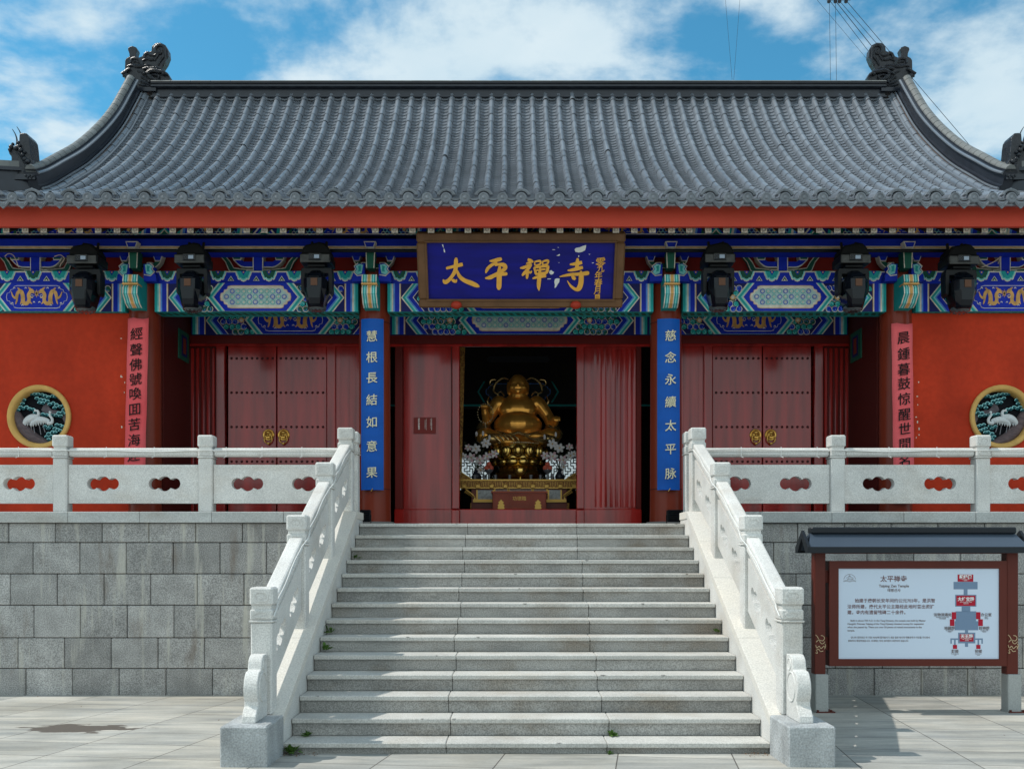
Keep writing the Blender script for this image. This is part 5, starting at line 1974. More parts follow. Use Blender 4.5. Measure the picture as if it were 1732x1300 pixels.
# ------------------------------------------------------------------ couplets on the columns
board_blue = M('blue couplet board', (0.001, 0.085, 0.40), 0.5, var=0.1, vs=2, stretch=(1, 1, 2))
ivory = M('ivory lettering', (0.72, 0.66, 0.46), 0.5)
gold_edge = M('gold shadow edge', (0.45, 0.30, 0.09), 0.5)
paper_red = M('red couplet paper', (0.76, 0.09, 0.10), 0.75, col2=(0.80, 0.15, 0.16), vs=0.7, stretch=(1, 1, 1), bump=0.05, bs=4)
ink = M('black ink', (0.012, 0.007, 0.008), 0.7)
CD = 13.70


def curved_board(g, x, zb, zt, w, mat, rad, t, rows=2):
    """board following the round column"""
    vs, fs = [], []
    m_ = 10
    for i in range(m_ + 1):
        a = -math.asin(min(0.98, w / 2 / rad)) * (1 - 2 * i / m_)
        for rr in (rad, rad + t):
            for z in (zb, zt):
                vs.append((x + rr * math.sin(a), 14.0 - rr * math.cos(a), z))
    for i in range(m_):
        o, q = 4 * i, 4 * i + 4
        fs += [(o + 2, q + 2, q + 3, o + 3), (o, o + 1, q + 1, q), (o + 1, o + 3, q + 3, q + 1), (o, q, q + 2, o + 2)]
    fs += [(0, 2, 3, 1), (4 * m_, 4 * m_ + 1, 4 * m_ + 3, 4 * m_ + 2)]
    g.add(vs, fs, mat)


for sg, words_, ys in ((-1, '慧根長結如意果', (568, 603.5, 638, 675.5, 713, 754, 798)), (1, '慈念永續太平脉', (567, 604, 641, 679, 719, 758.5, 800))):
    x = -2.10 if sg < 0 else 2.10
    zt, zb = Z(538, CD), Z(828, CD)
    t = thing('couplet_board', ('blue couplet board beginning with the character 慧, on a column beside the open door' if sg < 0 else
                                'blue couplet board beginning with the character 慈, on a column beside the open door'), 'couplet',
              (x, CD, zb), 'blue couplet boards')
    g = G()
    curved_board(g, x, zb, zt, 0.30, board_blue, 0.27, 0.018)
    g.build('board', t)
    for ch, py in zip(words_, ys):
        g = G()
        z = Z(py, CD)
        g.text(ch, x + (0.0 if sg < 0 else 0.02), CD + 0.005, z - 0.064, 0.165, ivory, depth=0.008, off=0.0008, slant=0.06)
        g.build('character', t)
    g = G()
    for zz in (zb + 0.02, zt - 0.02):
        g.tube([(x + 0.232 * math.sin(R(a)), 14.0 - 0.232 * math.cos(R(a)), zz) for a in range(-90, 91, 15)], 0.004, black_in, 5)
    g.tube([(x - 0.01, CD, zb - 0.02), (x + 0.015, CD, zb + 0.02)], 0.006, gold_metal, 5)
    g.build('hanging_wire', t)
for sg, words_, x0, x1, ys in ((-1, '經聲佛號喚囬苦海迷', 233.5, 226.0, (564, 591, 616, 640.5, 665, 691, 717, 743.5, 769)), (1, '晨鍾暮鼓惊醒世間名', 1526, 1530, (570.5, 598, 624, 648, 674, 700, 724.5, 750, 778))):
    yt, ybm = (538, 846) if sg < 0 else (547, 850)
    zt, zb = Z(yt, CD), Z(ybm, CD)
    xt, xb = X(x0, CD), X(x1, CD)
    t = thing('couplet_paper', ('red paper couplet beginning with the character 經, on a column at the red wall' if sg < 0 else
                                'red paper couplet beginning with the character 晨, on a column at the red wall'), 'couplet',
              ((xt + xb) / 2, CD, zb), 'red paper couplets')
    g = G()
    m_ = 24
    vs, fs = [], []
    for i in range(m_ + 1):
        f = i / m_
        cx = xt + (xb - xt) * f
        for k in range(5):
            u = -1 + k / 2
            vs.append((cx + u * 0.148, CD + 0.012 * u * u + 0.006 * math.sin(i * 0.9 + k), zt + (zb - zt) * f + (0.01 * math.sin(k * 1.7) if i == 0 else 0)))
    for i in range(m_):
        for k in range(4):
            fs.append((i * 5 + k, (i + 1) * 5 + k, (i + 1) * 5 + k + 1, i * 5 + k + 1))
    g.add(vs, fs, paper_red)
    o = g.build('paper', t, smooth=True)
    sm = o.modifiers.new('thickness', 'SOLIDIFY'); sm.thickness = 0.003; sm.offset = -1
    for ch, py in zip(words_, ys):
        f = (py - yt) / (ybm - yt)
        g = G()
        cxx = xt + (xb - xt) * f - (0.012 if sg < 0 else -0.012)
        for q, (ox, oz) in enumerate(((-0.0012, 0.0006), (0.0012, -0.0006))):     # two passes of the brush
            g.text(ch, cxx + ox, CD - 0.012 - 0.0012 * q, Z(py, CD) - 0.074 + oz, 0.185, ink, depth=0.0015, off=0.0, slant=0.15)
        g.build('character', t)

# ------------------------------------------------------------------ moving head stage lights
case_black = M('black plastic casing', (0.005, 0.0052, 0.006), 0.4, var=0.3, vs=9, bump=0.1, bs=80, spec=0.2)
case_gloss = M('glossy black casing', (0.004, 0.0055, 0.009), 0.12, var=0.2, vs=4, spec=0.28)
bag_black = M('black rain cover', (0.004, 0.004, 0.004), 0.8, bump=0.4, bs=14)
grey_plate = M('grey control plate', (0.055, 0.055, 0.052), 0.5, var=0.3, vs=12)
lcd = M('pale display', (0.30, 0.36, 0.44), 0.3)
rust = M('brown sensor window', (0.10, 0.042, 0.02), 0.4)
lens = M('front lens glass', (0.05, 0.06, 0.065), 0.05, spec=0.9)
U = 13.28 / F


def stage_light(px, py0, label):
    x0 = X(px, 13.28)
    z0 = Z(py0, 13.28)              # hanging point
    t = thing('stage_light', label, 'stage light', (x0, 13.28, z0), 'moving head lights under the eaves')

    def P(u, v): return (x0 + u * U, z0 - v * U)

    def pbox(g, u0, u1, v0, v1, ya, yb, mat, c=0.006):
        a, b = P(u0, v0), P(u1, v1)
        g.bbox(a[0], b[0], ya, yb, a[1], b[1], mat, c)
    Y0 = 13.28
    # rain cover pulled over the base
    g = G()
    prof = [(-25, 16), (-22, 4), (-17, -1), (-6, -3), (5, -6), (14, -4), (20, 2), (23, 7), (25, 16)]
    pts = [P(u, v) for u, v in prof]
    g.prism(pts, Y0 - 0.13, Y0 + 0.2, bag_black)
    g.build('rain_cover', t, bevel=0.03, seg=2)
    g = G()
    pbox(g, -26, 26, 15, 30, Y0 - 0.16, Y0 + 0.2, case_black, 0.014)
    bs = g.build('base', t)
    g = G()
    pbox(g, -25, -11, 17, 28, Y0 - 0.168, Y0 - 0.155, grey_plate, 0.004)
    pbox(g, 10, 24, 17, 28, Y0 - 0.168, Y0 - 0.155, grey_plate, 0.004)
    pbox(g, -25, 25, 27, 30.5, Y0 - 0.172, Y0 - 0.155, grey_plate, 0.006)
    g.build('control_plate', bs)
    g = G()
    pbox(g, -11, 10, 16.5, 26, Y0 - 0.172, Y0 - 0.155, case_gloss, 0.004)
    for (u0, u1, v0, v1) in ((-11, 10, 16, 17), (-11, -10, 16, 26), (9, 10, 16, 26)):
        pbox(g, u0, u1, v0, v1, Y0 - 0.176, Y0 - 0.171, grey_plate, 0.001)
    pbox(g, -1.5, 7, 18, 24, Y0 - 0.175, Y0 - 0.171, lcd, 0.001)
    for (du, dv) in ((0, -2), (0, 2), (-2, 0), (2, 0)):
        pbox(g, -6.8 + du, -5.2 + du, 20.2 + dv, 21.8 + dv, Y0 - 0.175, Y0 - 0.171, grey_plate, 0.001)
    g.build('display', bs)
    g = G()
    pbox(g, -15, 15, 30, 36, Y0 - 0.10, Y0 + 0.12, case_black, 0.01)
    # yoke with two arms
    pp = [P(u, v) for u, v in ((-25, 36), (25, 36), (26.5, 44), (26, 76), (23, 81), (20, 76), (19.5, 46), (-19.5, 46), (-20, 76), (-23, 81), (-26, 76), (-26.5, 44))]
    g.prism(pp, Y0 - 0.07, Y0 + 0.09, case_black)
    g.build('yoke', t, bevel=0.012)
    g = G()
    # head: a tapering octagonal body, narrower towards the lens at the bottom
    secs = [(42, 10, -0.12, 0.10), (50, 14.5, -0.21, 0.13), (59, 19, -0.25, 0.15), (76, 18.6, -0.255, 0.15), (92, 15.4, -0.24, 0.13), (101, 13.4, -0.22, 0.11), (105, 12.6, -0.19, 0.10)]
    vs, fs = [], []
    for v, hw, ya, yb in secs:
        c = hw * 0.38
        for (u, y) in ((-hw + c, ya), (hw - c, ya), (hw, ya + 0.075), (hw, yb - 0.05), (hw - c, yb), (-hw + c, yb), (-hw, yb - 0.05), (-hw, ya + 0.075)):
            p = P(u, v)
            vs.append((p[0], Y0 + y, p[1]))
    for i in range(len(secs) - 1):
        for k in range(8):
            k2 = (k + 1) % 8
            fs.append((i * 8 + k, (i + 1) * 8 + k, (i + 1) * 8 + k2, i * 8 + k2))
    fs.append(list(range(8))); fs.append(list(range((len(secs) - 1) * 8 + 7, (len(secs) - 1) * 8 - 1, -1)))
    g.add(vs, fs, case_gloss)
    hd = g.build('head', t, bevel=0.010)
    g = G()
    a, b = P(-5, 60), P(6, 72)
    g.box(a[0], b[0], Y0 - 0.2615, Y0 - 0.253, b[1], a[1], rust)
    a, b = P(-8.5, 57), P(9, 58)
    g.box(a[0], b[0], Y0 - 0.258, Y0 - 0.244, b[1], a[1], case_black)
    g.build('sensor_window', hd)
    g = G()
    c = P(0, 104)
    g.lathe([(0.125, 0.03), (0.13, 0.0), (0.12, -0.02), (0.10, -0.03), (0.05, -0.036)], c[0], Y0 - 0.04, lens, 20, c[1] + 0.0)
    for q in range(10):
        an = 2 * math.pi * q / 10
        g.ball((c[0] + 0.085 * math.cos(an), Y0 - 0.04 + 0.085 * math.sin(an), c[1] - 0.03), (0.02, 0.02, 0.012), lens, 8, 5)
    g.build('lens', hd, smooth=True)
    g = G()
    g.tube([(x0 - 0.1, Y0 + 0.1, z0 + 0.0), (x0 - 0.1, Y0 + 0.14, z0 + 0.12)], 0.02, black_in, 8)
    g.tube([(x0 + 0.1, Y0 + 0.1, z0 + 0.0), (x0 + 0.1, Y0 + 0.14, z0 + 0.12)], 0.02, black_in, 8)
    g.build('hanging_clamp', t)


for px, py0, lb in ((147, 421, 'black stage light left of the left red couplet, wires dangling beside it'),
                    (327, 420, 'black stage light just right of the left red couplet'),
                    (537, 419, 'black stage light with bright control plate left of the left blue couplet'),
                    (1214, 419, 'black stage light just right of the right blue couplet'),
                    (1441, 420, 'black stage light just left of the right red couplet'),
                    (1622, 422, 'black stage light right of the right red couplet')):
    stage_light(px, py0, lb)
g = G()
pipe_z = Z(424, 13.45)
g.tube([(-7.6, 13.45, pipe_z), (7.6, 13.45, pipe_z)], 0.024, case_black, 10)
tag(g.build('light_bar'), 'black pipe under the eaves that carries the stage lights', 'pipe')
wire_y = M('pale dangling wire', (0.55, 0.42, 0.33), 0.6)
for (pts, lb) in (([(8, 434), (14, 429), (22, 431), (27, 440), (32, 452)], 'pale wire looping down at the far left under the eaves'),
                  ([(92, 434), (102, 431), (109, 437), (104, 445), (101, 451)], 'pale wire hooked just left of the outer left stage light'),
                  ([(1660, 452), (1672, 447), (1684, 441), (1693, 434), (1688, 446)], 'pale wire hanging right of the outer right stage light')):
    g = G()
    q = catmull([(X(a, 13.6), Z(b, 13.6)) for a, b in pts], 5)
    g.tube([(a, 13.6, b) for a, b in q], 0.006, wire_y, 5)
    tag(g.build('loose_wire'), lb, 'wire', 'loose wires under the eaves')

# small floodlights standing on the terrace by the centre columns
for sg, x, w in ((-1, -2.09, 0.07), (1, 2.09, 0.13)):
    t = thing('floodlight', ('small black floodlight at the foot of the column left of the door' if sg < 0 else 'small black floodlight at the foot of the column right of the door'), 'floodlight', (x, 13.3, FZ), 'floodlights at the column feet')
    g = G()
    yc = 13.0
    g.bbox(x - w, x + w, yc, yc + 0.10, FZ + 0.06, FZ + 0.22, case_black, 0.012)
    for q in range(6):
        zz = FZ + 0.075 + q * 0.024
        g.box(x - w + 0.01, x + w - 0.01, yc - 0.014, yc - 0.001, zz, zz + 0.008, case_gloss)
    g.build('housing', t)
    g = G()
    for s_ in (-1, 1):
        g.box(x + s_ * (w + 0.004) - 0.004, x + s_ * (w + 0.004) + 0.004, yc + 0.03, yc + 0.06, FZ, FZ + 0.15, case_black)
    g.box(x - w - 0.01, x + w + 0.01, yc + 0.02, yc + 0.09, FZ, FZ + 0.012, case_black)
    g.build('bracket', t)

# ------------------------------------------------------------------ inside the hall: altar, statue, flowers
statue_gold = M('dark gilt skin', (0.78, 0.36, 0.07), 0.28, metal=0.68, var=0.2, vs=4)
robe_gold = M('bronze gilt robe', (0.46, 0.30, 0.12), 0.26, metal=0.85, var=0.2, vs=8)
lotus_gold = M('bright gilt lotus', (0.62, 0.40, 0.11), 0.22, metal=0.95)
carved_gold = M('carved gilt wood', (0.50, 0.27, 0.06), 0.4, metal=0.3, col2=(0.10, 0.025, 0.012), vs=38, bump=0.9, bs=40)
gilt_plain = M('gilt moulding', (0.58, 0.34, 0.08), 0.4, metal=0.3)
altar_red = M('altar red wood', (0.14, 0.022, 0.010), 0.35, var=0.15, vs=5)
pale_panel = M('pale painted panel', (0.34, 0.34, 0.33), 0.6, var=0.3, vs=25)
pink_panel = M('pinkish painted panel', (0.32, 0.22, 0.19), 0.6, var=0.3, vs=30)
SY = 17.2
SS = SY / F
SX, SZ = X(876, SY), Z(746, SY)


def remesh(g, name, parent, mat, voxel=0.012, smooth_it=3):
    o = g.build('tmp_body')
    md = o.modifiers.new('r', 'REMESH')
    md.mode = 'VOXEL'
    md.voxel_size = voxel
    sm = o.modifiers.new('s', 'SMOOTH')
    sm.iterations = smooth_it
    sm.factor = 0.5
    dg = bpy.context.evaluated_depsgraph_get()
    me = bpy.data.meshes.new_from_object(o.evaluated_get(dg))
    me.name = name
    me.materials.clear()
    me.materials.append(mat)
    me.polygons.foreach_set('material_index', [0] * len(me.polygons))
    me.polygons.foreach_set('use_smooth', [True] * len(me.polygons))
    bpy.data.objects.remove(o)
    o2 = bpy.data.objects.new(name, me)
    COL.objects.link(o2)
    attach(o2, parent)
    return o2


st = thing('buddha_statue', 'golden laughing seated statue holding prayer beads inside the open door', 'statue', (SX, SY, 2.9))


def B(u, f, h):
    """statue frame: u right, f forward, h up from the seat, metres"""
    return (SX + u * 1.08, SY - f, SZ + h)


def cap(g, pts, r, n=10):
    g.tube([B(*p) for p in pts], r, statue_gold, n)
    rr = r if isinstance(r, (list, tuple)) else [r] * len(pts)
    for p, q in zip(pts, rr):
        g.ball(B(*p), q, statue_gold, 10, 8)


g = G()


def el(u, f, h, a, b, c):
    g.ball(B(u, f, h), (a * 1.08, b, c), statue_gold, 20, 14)


el(0, 0.08, 0.27, 0.40, 0.33, 0.24)       # belly
el(0, 0.12, 0.22, 0.30, 0.28, 0.16)
el(0, 0.0, 0.55, 0.33, 0.23, 0.26)        # chest
el(-0.13, 0.10, 0.53, 0.18, 0.12, 0.14)   # breasts
el(0.13, 0.10, 0.53, 0.18, 0.12, 0.14)
el(0, 0.10, 0.56, 0.22, 0.12, 0.14)
el(0, -0.02, 0.72, 0.22, 0.16, 0.13)      # neck rolls
el(0, 0.02, 0.80, 0.14, 0.13, 0.07)
for s_ in (-1, 1):
    el(s_ * 0.31, -0.02, 0.66, 0.14, 0.14, 0.15)
    el(s_ * 0.31, 0.15, 0.03, 0.34, 0.27, 0.15)     # thighs
    el(s_ * 0.52, 0.22, 0.06, 0.18, 0.18, 0.15)
# head
el(0, 0.05, 0.99, 0.158, 0.165, 0.185)
el(0, 0.07, 0.92, 0.168, 0.155, 0.11)
for s_ in (-1, 1):
    el(s_ * 0.085, 0.145, 0.925, 0.062, 0.06, 0.06)   # cheeks
    el(s_ * 0.158, 0.03, 0.95, 0.028, 0.04, 0.10)     # long ears
    el(s_ * 0.155, 0.04, 0.86, 0.024, 0.03, 0.04)
    el(s_ * 0.055, 0.184, 1.018, 0.044, 0.02, 0.014)  # brows
    el(s_ * 0.055, 0.186, 0.990, 0.032, 0.014, 0.012)
    el(s_ * 0.016, 0.222, 0.945, 0.016, 0.014, 0.012)
el(0, 0.215, 0.965, 0.020, 0.026, 0.034)              # nose
el(0, 0.19, 0.895, 0.055, 0.024, 0.013)               # lips
el(0, 0.185, 0.872, 0.042, 0.022, 0.012)
el(0, 0.165, 0.845, 0.05, 0.04, 0.028)                # chin
# right arm (left in the picture) raised on the knee with the beads
cap(g, [(-0.36, 0.0, 0.64), (-0.46, 0.06, 0.44), (-0.50, 0.14, 0.33)], [0.125, 0.105, 0.085])
cap(g, [(-0.50, 0.14, 0.33), (-0.535, 0.24, 0.46), (-0.545, 0.28, 0.55)], [0.085, 0.07, 0.055])
cap(g, [(0.36, 0.0, 0.64), (0.50, 0.04, 0.42), (0.53, 0.14, 0.28)], [0.125, 0.105, 0.085])
cap(g, [(0.53, 0.14, 0.28), (0.60, 0.26, 0.30), (0.62, 0.32, 0.33)], [0.085, 0.068, 0.052])
# hands
el(-0.545, 0.31, 0.575, 0.062, 0.035, 0.05)
el(0.615, 0.36, 0.35, 0.06, 0.035, 0.045)
for q in range(4):
    u = -0.59 + q * 0.031
    cap(g, [(u, 0.335, 0.60), (u, 0.365, 0.592 - 0.004 * abs(q - 1.5)), (u + 0.002, 0.372, 0.56), (u + 0.002, 0.352, 0.538)], 0.0135, 7)
    u = 0.57 + q * 0.031
    cap(g, [(u, 0.38, 0.375), (u + 0.004, 0.412, 0.36 + 0.005 * (q % 2)), (u + 0.006, 0.425, 0.325), (u + 0.006, 0.42, 0.285 + 0.012 * abs(q - 1.5))], 0.0135, 7)
cap(g, [(-0.49, 0.32, 0.575), (-0.475, 0.345, 0.56), (-0.495, 0.37, 0.548)], 0.0145, 7)
cap(g, [(0.56, 0.35, 0.35), (0.535, 0.385, 0.34), (0.54, 0.405, 0.315)], 0.0145, 7)
# feet
el(-0.16, 0.42, -0.06, 0.14, 0.07, 0.045)
el(0.30, 0.42, 0.04, 0.15, 0.07, 0.05)
remesh(g, 'body', st, statue_gold, 0.011, 3)
g = G()
def mark(pts, r):
    q = catmull(pts, 5)
    g.tube([B(*p) for p in q], r, statue_gold, 6)
for s_ in (-1, 1):      # closed smiling eyes
    mark([(s_ * 0.024, 0.202, 0.976), (s_ * 0.055, 0.205, 0.986), (s_ * 0.088, 0.190, 0.974)], 0.005)
mark([(-0.062, 0.198, 0.902), (-0.03, 0.214, 0.886), (0, 0.217, 0.882), (0.03, 0.214, 0.886), (0.062, 0.198, 0.902)], 0.007)
g.mats = [M('painted crease shade', (0.03, 0.012, 0.006), 0.6)]  # shade of the eye and mouth creases drawn as dark lines
g.build('face_shadow_lines', st, smooth=True)
bpy.data.objects['face_shadow_lines'].name = 'face_shade_lines'
# robe over legs and forearms: folds as swept ridges
g = G()


def fold(pts, r0, mat=robe_gold):
    q = catmull(pts, 5)
    n_ = len(q)
    g.tube([B(*p) for p in q], [r0 * (0.35 + 0.65 * math.sin(math.pi * (i + 0.6) / (n_ + 0.2))) for i in range(n_)], mat, 8)


fold([(-0.34, 0.34, 0.13), (-0.12, 0.42, 0.07), (0.0, 0.43, 0.10), (0.12, 0.42, 0.07), (0.34, 0.34, 0.13)], 0.03)
for q in range(5):
    fold([(-0.62 + q * 0.03, 0.10, 0.33 - q * 0.015), (-0.66 + q * 0.035, 0.18, 0.15), (-0.62 + q * 0.05, 0.28, 0.0), (-0.50 + q * 0.05, 0.36, -0.06)], 0.03)
    fold([(0.62 - q * 0.03, 0.12, 0.27), (0.70 - q * 0.05, 0.20, 0.12), (0.66 - q * 0.06, 0.30, 0.0), (0.55 - q * 0.05, 0.36, -0.06)], 0.03)
    fold([(-0.52 + q * 0.07, 0.38, 0.09 - q * 0.005), (-0.42 + q * 0.08, 0.44, 0.06), (-0.32 + q * 0.08, 0.45, -0.02), (-0.27 + q * 0.07, 0.44, -0.08)], 0.02)
    fold([(0.10 + q * 0.03, 0.42, 0.05 - q * 0.02), (0.22 + q * 0.03, 0.47, -0.01 - q * 0.012), (0.36 + q * 0.02, 0.46, 0.01 - q * 0.015), (0.46, 0.42, 0.07)], 0.018)
g.ball(B(0.26, 0.40, 0.05), (0.16, 0.07, 0.06), robe_gold, 16, 10)
for s_ in (-1, 1):
    g.ball(B(s_ * 0.56, 0.10, 0.14), (0.15, 0.18, 0.22), robe_gold, 16, 10)
g.ball(B(-0.42, 0.26, 0.0), (0.22, 0.18, 0.12), robe_gold, 16, 10)
g.ball(B(0.46, 0.26, 0.0), (0.22, 0.18, 0.12), robe_gold, 16, 10)
g.build('robe', st, smooth=True)
for s_ in (-1, 1):
    g = G()
    fold([(s_ * 0.30, -0.05, 0.72), (s_ * 0.34, -0.02, 0.84), (s_ * 0.40, -0.04, 0.90), (s_ * 0.36, -0.05, 1.04), (s_ * 0.24, -0.06, 1.13), (s_ * 0.14, -0.08, 1.10)], 0.022)
    fold([(s_ * 0.34, -0.02, 0.84), (s_ * 0.28, 0.0, 0.88), (s_ * 0.22, 0.0, 0.80)], 0.014)
    fold([(s_ * 0.38, -0.04, 0.98), (s_ * 0.46, -0.05, 1.02), (s_ * 0.44, -0.05, 1.09), (s_ * 0.36, -0.05, 1.10)], 0.014)
    fold([(s_ * 0.44, 0.0, 0.60), (s_ * 0.50, 0.02, 0.70), (s_ * 0.47, 0.0, 0.80)], 0.018)
    g.build('flying_ribbon', st, smooth=True)
bead = M('pale gilt bead', (0.70, 0.58, 0.36), 0.25, metal=0.5)
g = G()
for q in range(22):
    a = 2 * math.pi * q / 22
    g.ball(B(-0.525 + 0.125 * math.sin(a), 0.40, 0.435 + 0.165 * math.cos(a)), 0.0125, bead, 8, 6)
for q in range(4):
    g.ball(B(-0.525 + 0.003 * q, 0.40, 0.255 - q * 0.028), 0.011, bead, 8, 6)
g.build('prayer_beads', st, smooth=True)
# lotus throne
g = G()
lz = Z(810, SY)
prof = [(0.30, lz - SZ - 0.12), (0.34, lz - SZ - 0.02), (0.44, lz - SZ + 0.01), (0.46, lz - SZ + 0.06), (0.40, lz - SZ + 0.10), (0.34, lz - SZ + 0.16), (0.33, lz - SZ + 0.20), (0.43, lz - SZ + 0.26), (0.475, lz - SZ + 0.34),
        (0.47, lz - SZ + 0.40), (0.36, lz - SZ + 0.45), (0.40, -0.34), (0.46, -0.26), (0.48, -0.16), (0.47, -0.10), (0.46, -0.07)]
prof = [(r, z) for r, z in prof]
prof = sorted(prof, key=lambda p: p[1])
g.lathe(prof, SX, SY, lotus_gold, 40, SZ)
lo = g.build('lotus_throne', st, smooth=True)
for q in range(9):
    a = R(-90 + (q - 4) * 27)
    g = G()
    rot = Matrix.Rotation(a + R(90), 3, 'Z')
    c = (SX + 0.475 * math.cos(a), SY + 0.475 * math.sin(a), SZ - 0.215)
    g.ball(c, (0.098, 0.05, 0.125), lotus_gold, 14, 10, rot)
    g.ball((SX + 0.515 * math.cos(a), SY + 0.515 * math.sin(a), SZ - 0.21), (0.062, 0.035, 0.085), lotus_gold, 12, 8, rot)
    g.build('lotus_petal', lo, smooth=True)
    a2 = a + R(13.5)
    rot = Matrix.Rotation(a2 + R(90), 3, 'Z')
    g = G()
    g.ball((SX + 0.46 * math.cos(a2), SY + 0.46 * math.sin(a2), SZ - 0.40), (0.11, 0.05, 0.07), lotus_gold, 14, 8, rot)
    g.build('lotus_petal', lo, smooth=True)
g = G()
for q in range(46):
    a = math.pi + math.pi * q / 45
    g.ball((SX + 0.49 * math.cos(a), SY + 0.49 * math.sin(a), SZ - 0.075), 0.0135, bead, 7, 5)
g.build('bead_rim', lo, smooth=True)

# altar
AY = 16.25
at = thing('altar_table', 'gilt carved altar table under the golden statue', 'altar', (0, AY, FZ))
az0, az1 = Z(825, AY), Z(812, AY)
aw = X(978, AY)
g = G()
g.box(-1.05, 1.05, AY + 0.02, SY + 0.9, az1 - 0.05, az1, altar_red)
g.build('table_top', at)
g = G()
g.box(-1.05, 1.05, AY - 0.01, AY + 0.05, az0, az1 + 0.012, carved_gold)
g.box(-1.05, 1.05, AY - 0.022, AY - 0.01, az1 - 0.008, az1 + 0.016, gilt_plain)
g.box(-1.05, 1.05, AY - 0.022, AY - 0.01, az0 - 0.008, az0 + 0.010, gilt_plain)
for q in range(9):
    x = -0.92 + q * 0.23
    g.bbox(x - 0.04, x + 0.04, AY - 0.035, AY - 0.01, az0 - 0.005, az0 + 0.06, gilt_plain, 0.012)
    for k in range(10):
        u = x + 0.05 + k * 0.014
        g.box(u, u + 0.007, AY - 0.018, AY - 0.009, az0 + 0.03, az0 + 0.10, gilt_plain if k % 2 else altar_red)
g.build('carved_apron', at)
g = G()
fz = Z(848, AY)
g.box(-0.80, 0.80, AY + 0.04, AY + 0.12, FZ + 0.2, az0, altar_red)
g.build('front_board', at)
for (a, b, mt, c, d) in ((808, 833, pale_panel, 828, 845), (838, 858, pink_panel, 826, 833), (862, 899, pink_panel, 826, 833), (903, 924, pink_panel, 826, 833), (929, 948, pale_panel, 828, 845)):
    g = G()
    g.box(X(a, AY), X(b, AY), AY + 0.028, AY + 0.039, Z(d, AY), Z(c, AY), mt)
    for (x0, x1) in ((a - 2.5, a), (b, b + 2.5)):
        g.box(X(x0, AY), X(x1, AY), AY + 0.02, AY + 0.039, Z(d + 1, AY), Z(c, AY), gilt_plain)
    g.build('painted_panel', at)
g = G()
g.box(X(800, AY), X(958, AY), AY - 0.01, AY + 0.10, Z(849, AY), Z(844, AY), gilt_plain)
for sx_, u in ((1, 786), (-1, 968)):
    for k in range(7):
        a = u + sx_ * k * 2.2
        g.tube([(X(a, AY), AY, Z(825 + k * 1.6, AY)), (X(a + sx_ * 3, AY), AY - 0.01, Z(829 + k * 1.8, AY)), (X(a, AY), AY, Z(833 + k * 1.2, AY))], 0.009, gilt_plain, 5)
    g.prism([(X(800 if sx_ > 0 else 958, AY), Z(849, AY)), (X(806 if sx_ > 0 else 952, AY), Z(849, AY)), (X(803 if sx_ > 0 else 955, AY), Z(838, AY))], AY, AY + 0.03, gilt_plain)
g.box(X(795, AY), X(963, AY), AY + 0.05, AY + 0.3, FZ, Z(850, AY), carved_gold)
g.build('carved_foot', at)
# slender carved frame rising on the left, with corner pieces
g = G()
for sx_, u in ((1, 776), (-1, 979)):
    x0, x1 = X(u, 16.3), X(u + sx_ * 24, 16.3)
    g.prism([(x0, Z(812, 16.3)), (x1, Z(812, 16.3)), (x0, Z(797, 16.3))], 16.27, 16.31, carved_gold)
    g.tube([(x1, 16.265, Z(812, 16.3)), (x0, 16.265, Z(796.5, 16.3))], 0.014, gilt_plain, 6)
g.build('corner_carving', at)
g = G()
q = [(X(776, 16.3), Z(798, 16.3)), (X(781, 16.3), Z(798, 16.3)), (X(787.5, 16.3), Z(560, 16.3)), (X(776, 16.3), Z(560, 16.3))]
g.prism(q, 16.28, 16.30, carved_gold)
tag(g.build('embroidered_banner'), 'narrow gold embroidered banner hanging inside the left door jamb', 'banner')

# offering chest
QY = 15.75
oc = thing('offering_chest', 'low red wooden offering chest with gilt fittings behind the door sill', 'chest', (0, QY, FZ))
x0, x1 = X(833, QY), X(924, QY)
zt = Z(831.5, QY)
chest = M('orange red chest wood', (0.22, 0.035, 0.014), 0.35, var=0.15, vs=4)
g = G()
g.bbox(x0, x1, QY, QY + 0.4, FZ, zt, chest, 0.01)
for (a, b, c, d) in ((836, 859, 836.5, 870), (862, 896, 836, 851), (862, 896, 854, 870), (899, 921, 836.5, 870)):
    for (p, q_, r_, s_) in ((a, b, c, c + 1), (a, b, d - 1, d), (a, a + 1, c, d), (b - 1, b, c, d)):
        g.box(X(p, QY), X(q_, QY), QY - 0.008, QY + 0.001, Z(s_, QY), Z(r_, QY), chest)
g.box(x0 - 0.02, x1 + 0.02, QY - 0.02, QY + 0.42, zt - 0.02, zt + 0.012, chest)
g.build('body', oc)
for u in (847.5, 910):
    g = G()
    m_ = [(0, 844), (2, 847), (5, 849), (3, 851), (6, 854), (4.5, 856), (6, 859), (3, 862), (0, 864)]
    P_ = [(X(u + a, QY), Z(b, QY)) for a, b in m_] + [(X(u - a, QY), Z(b, QY)) for a, b in m_[::-1][1:-1]]
    g.prism(P_, QY - 0.014, QY - 0.002, gilt_plain)
    g.build('gilt_fitting', oc)
g = G()
g.text('功德箱', (x0 + x1) / 2, QY - 0.004, Z(845.5, QY), 0.075, MATS['gilt moulding'], depth=0.003)
g.build('lettering', oc)

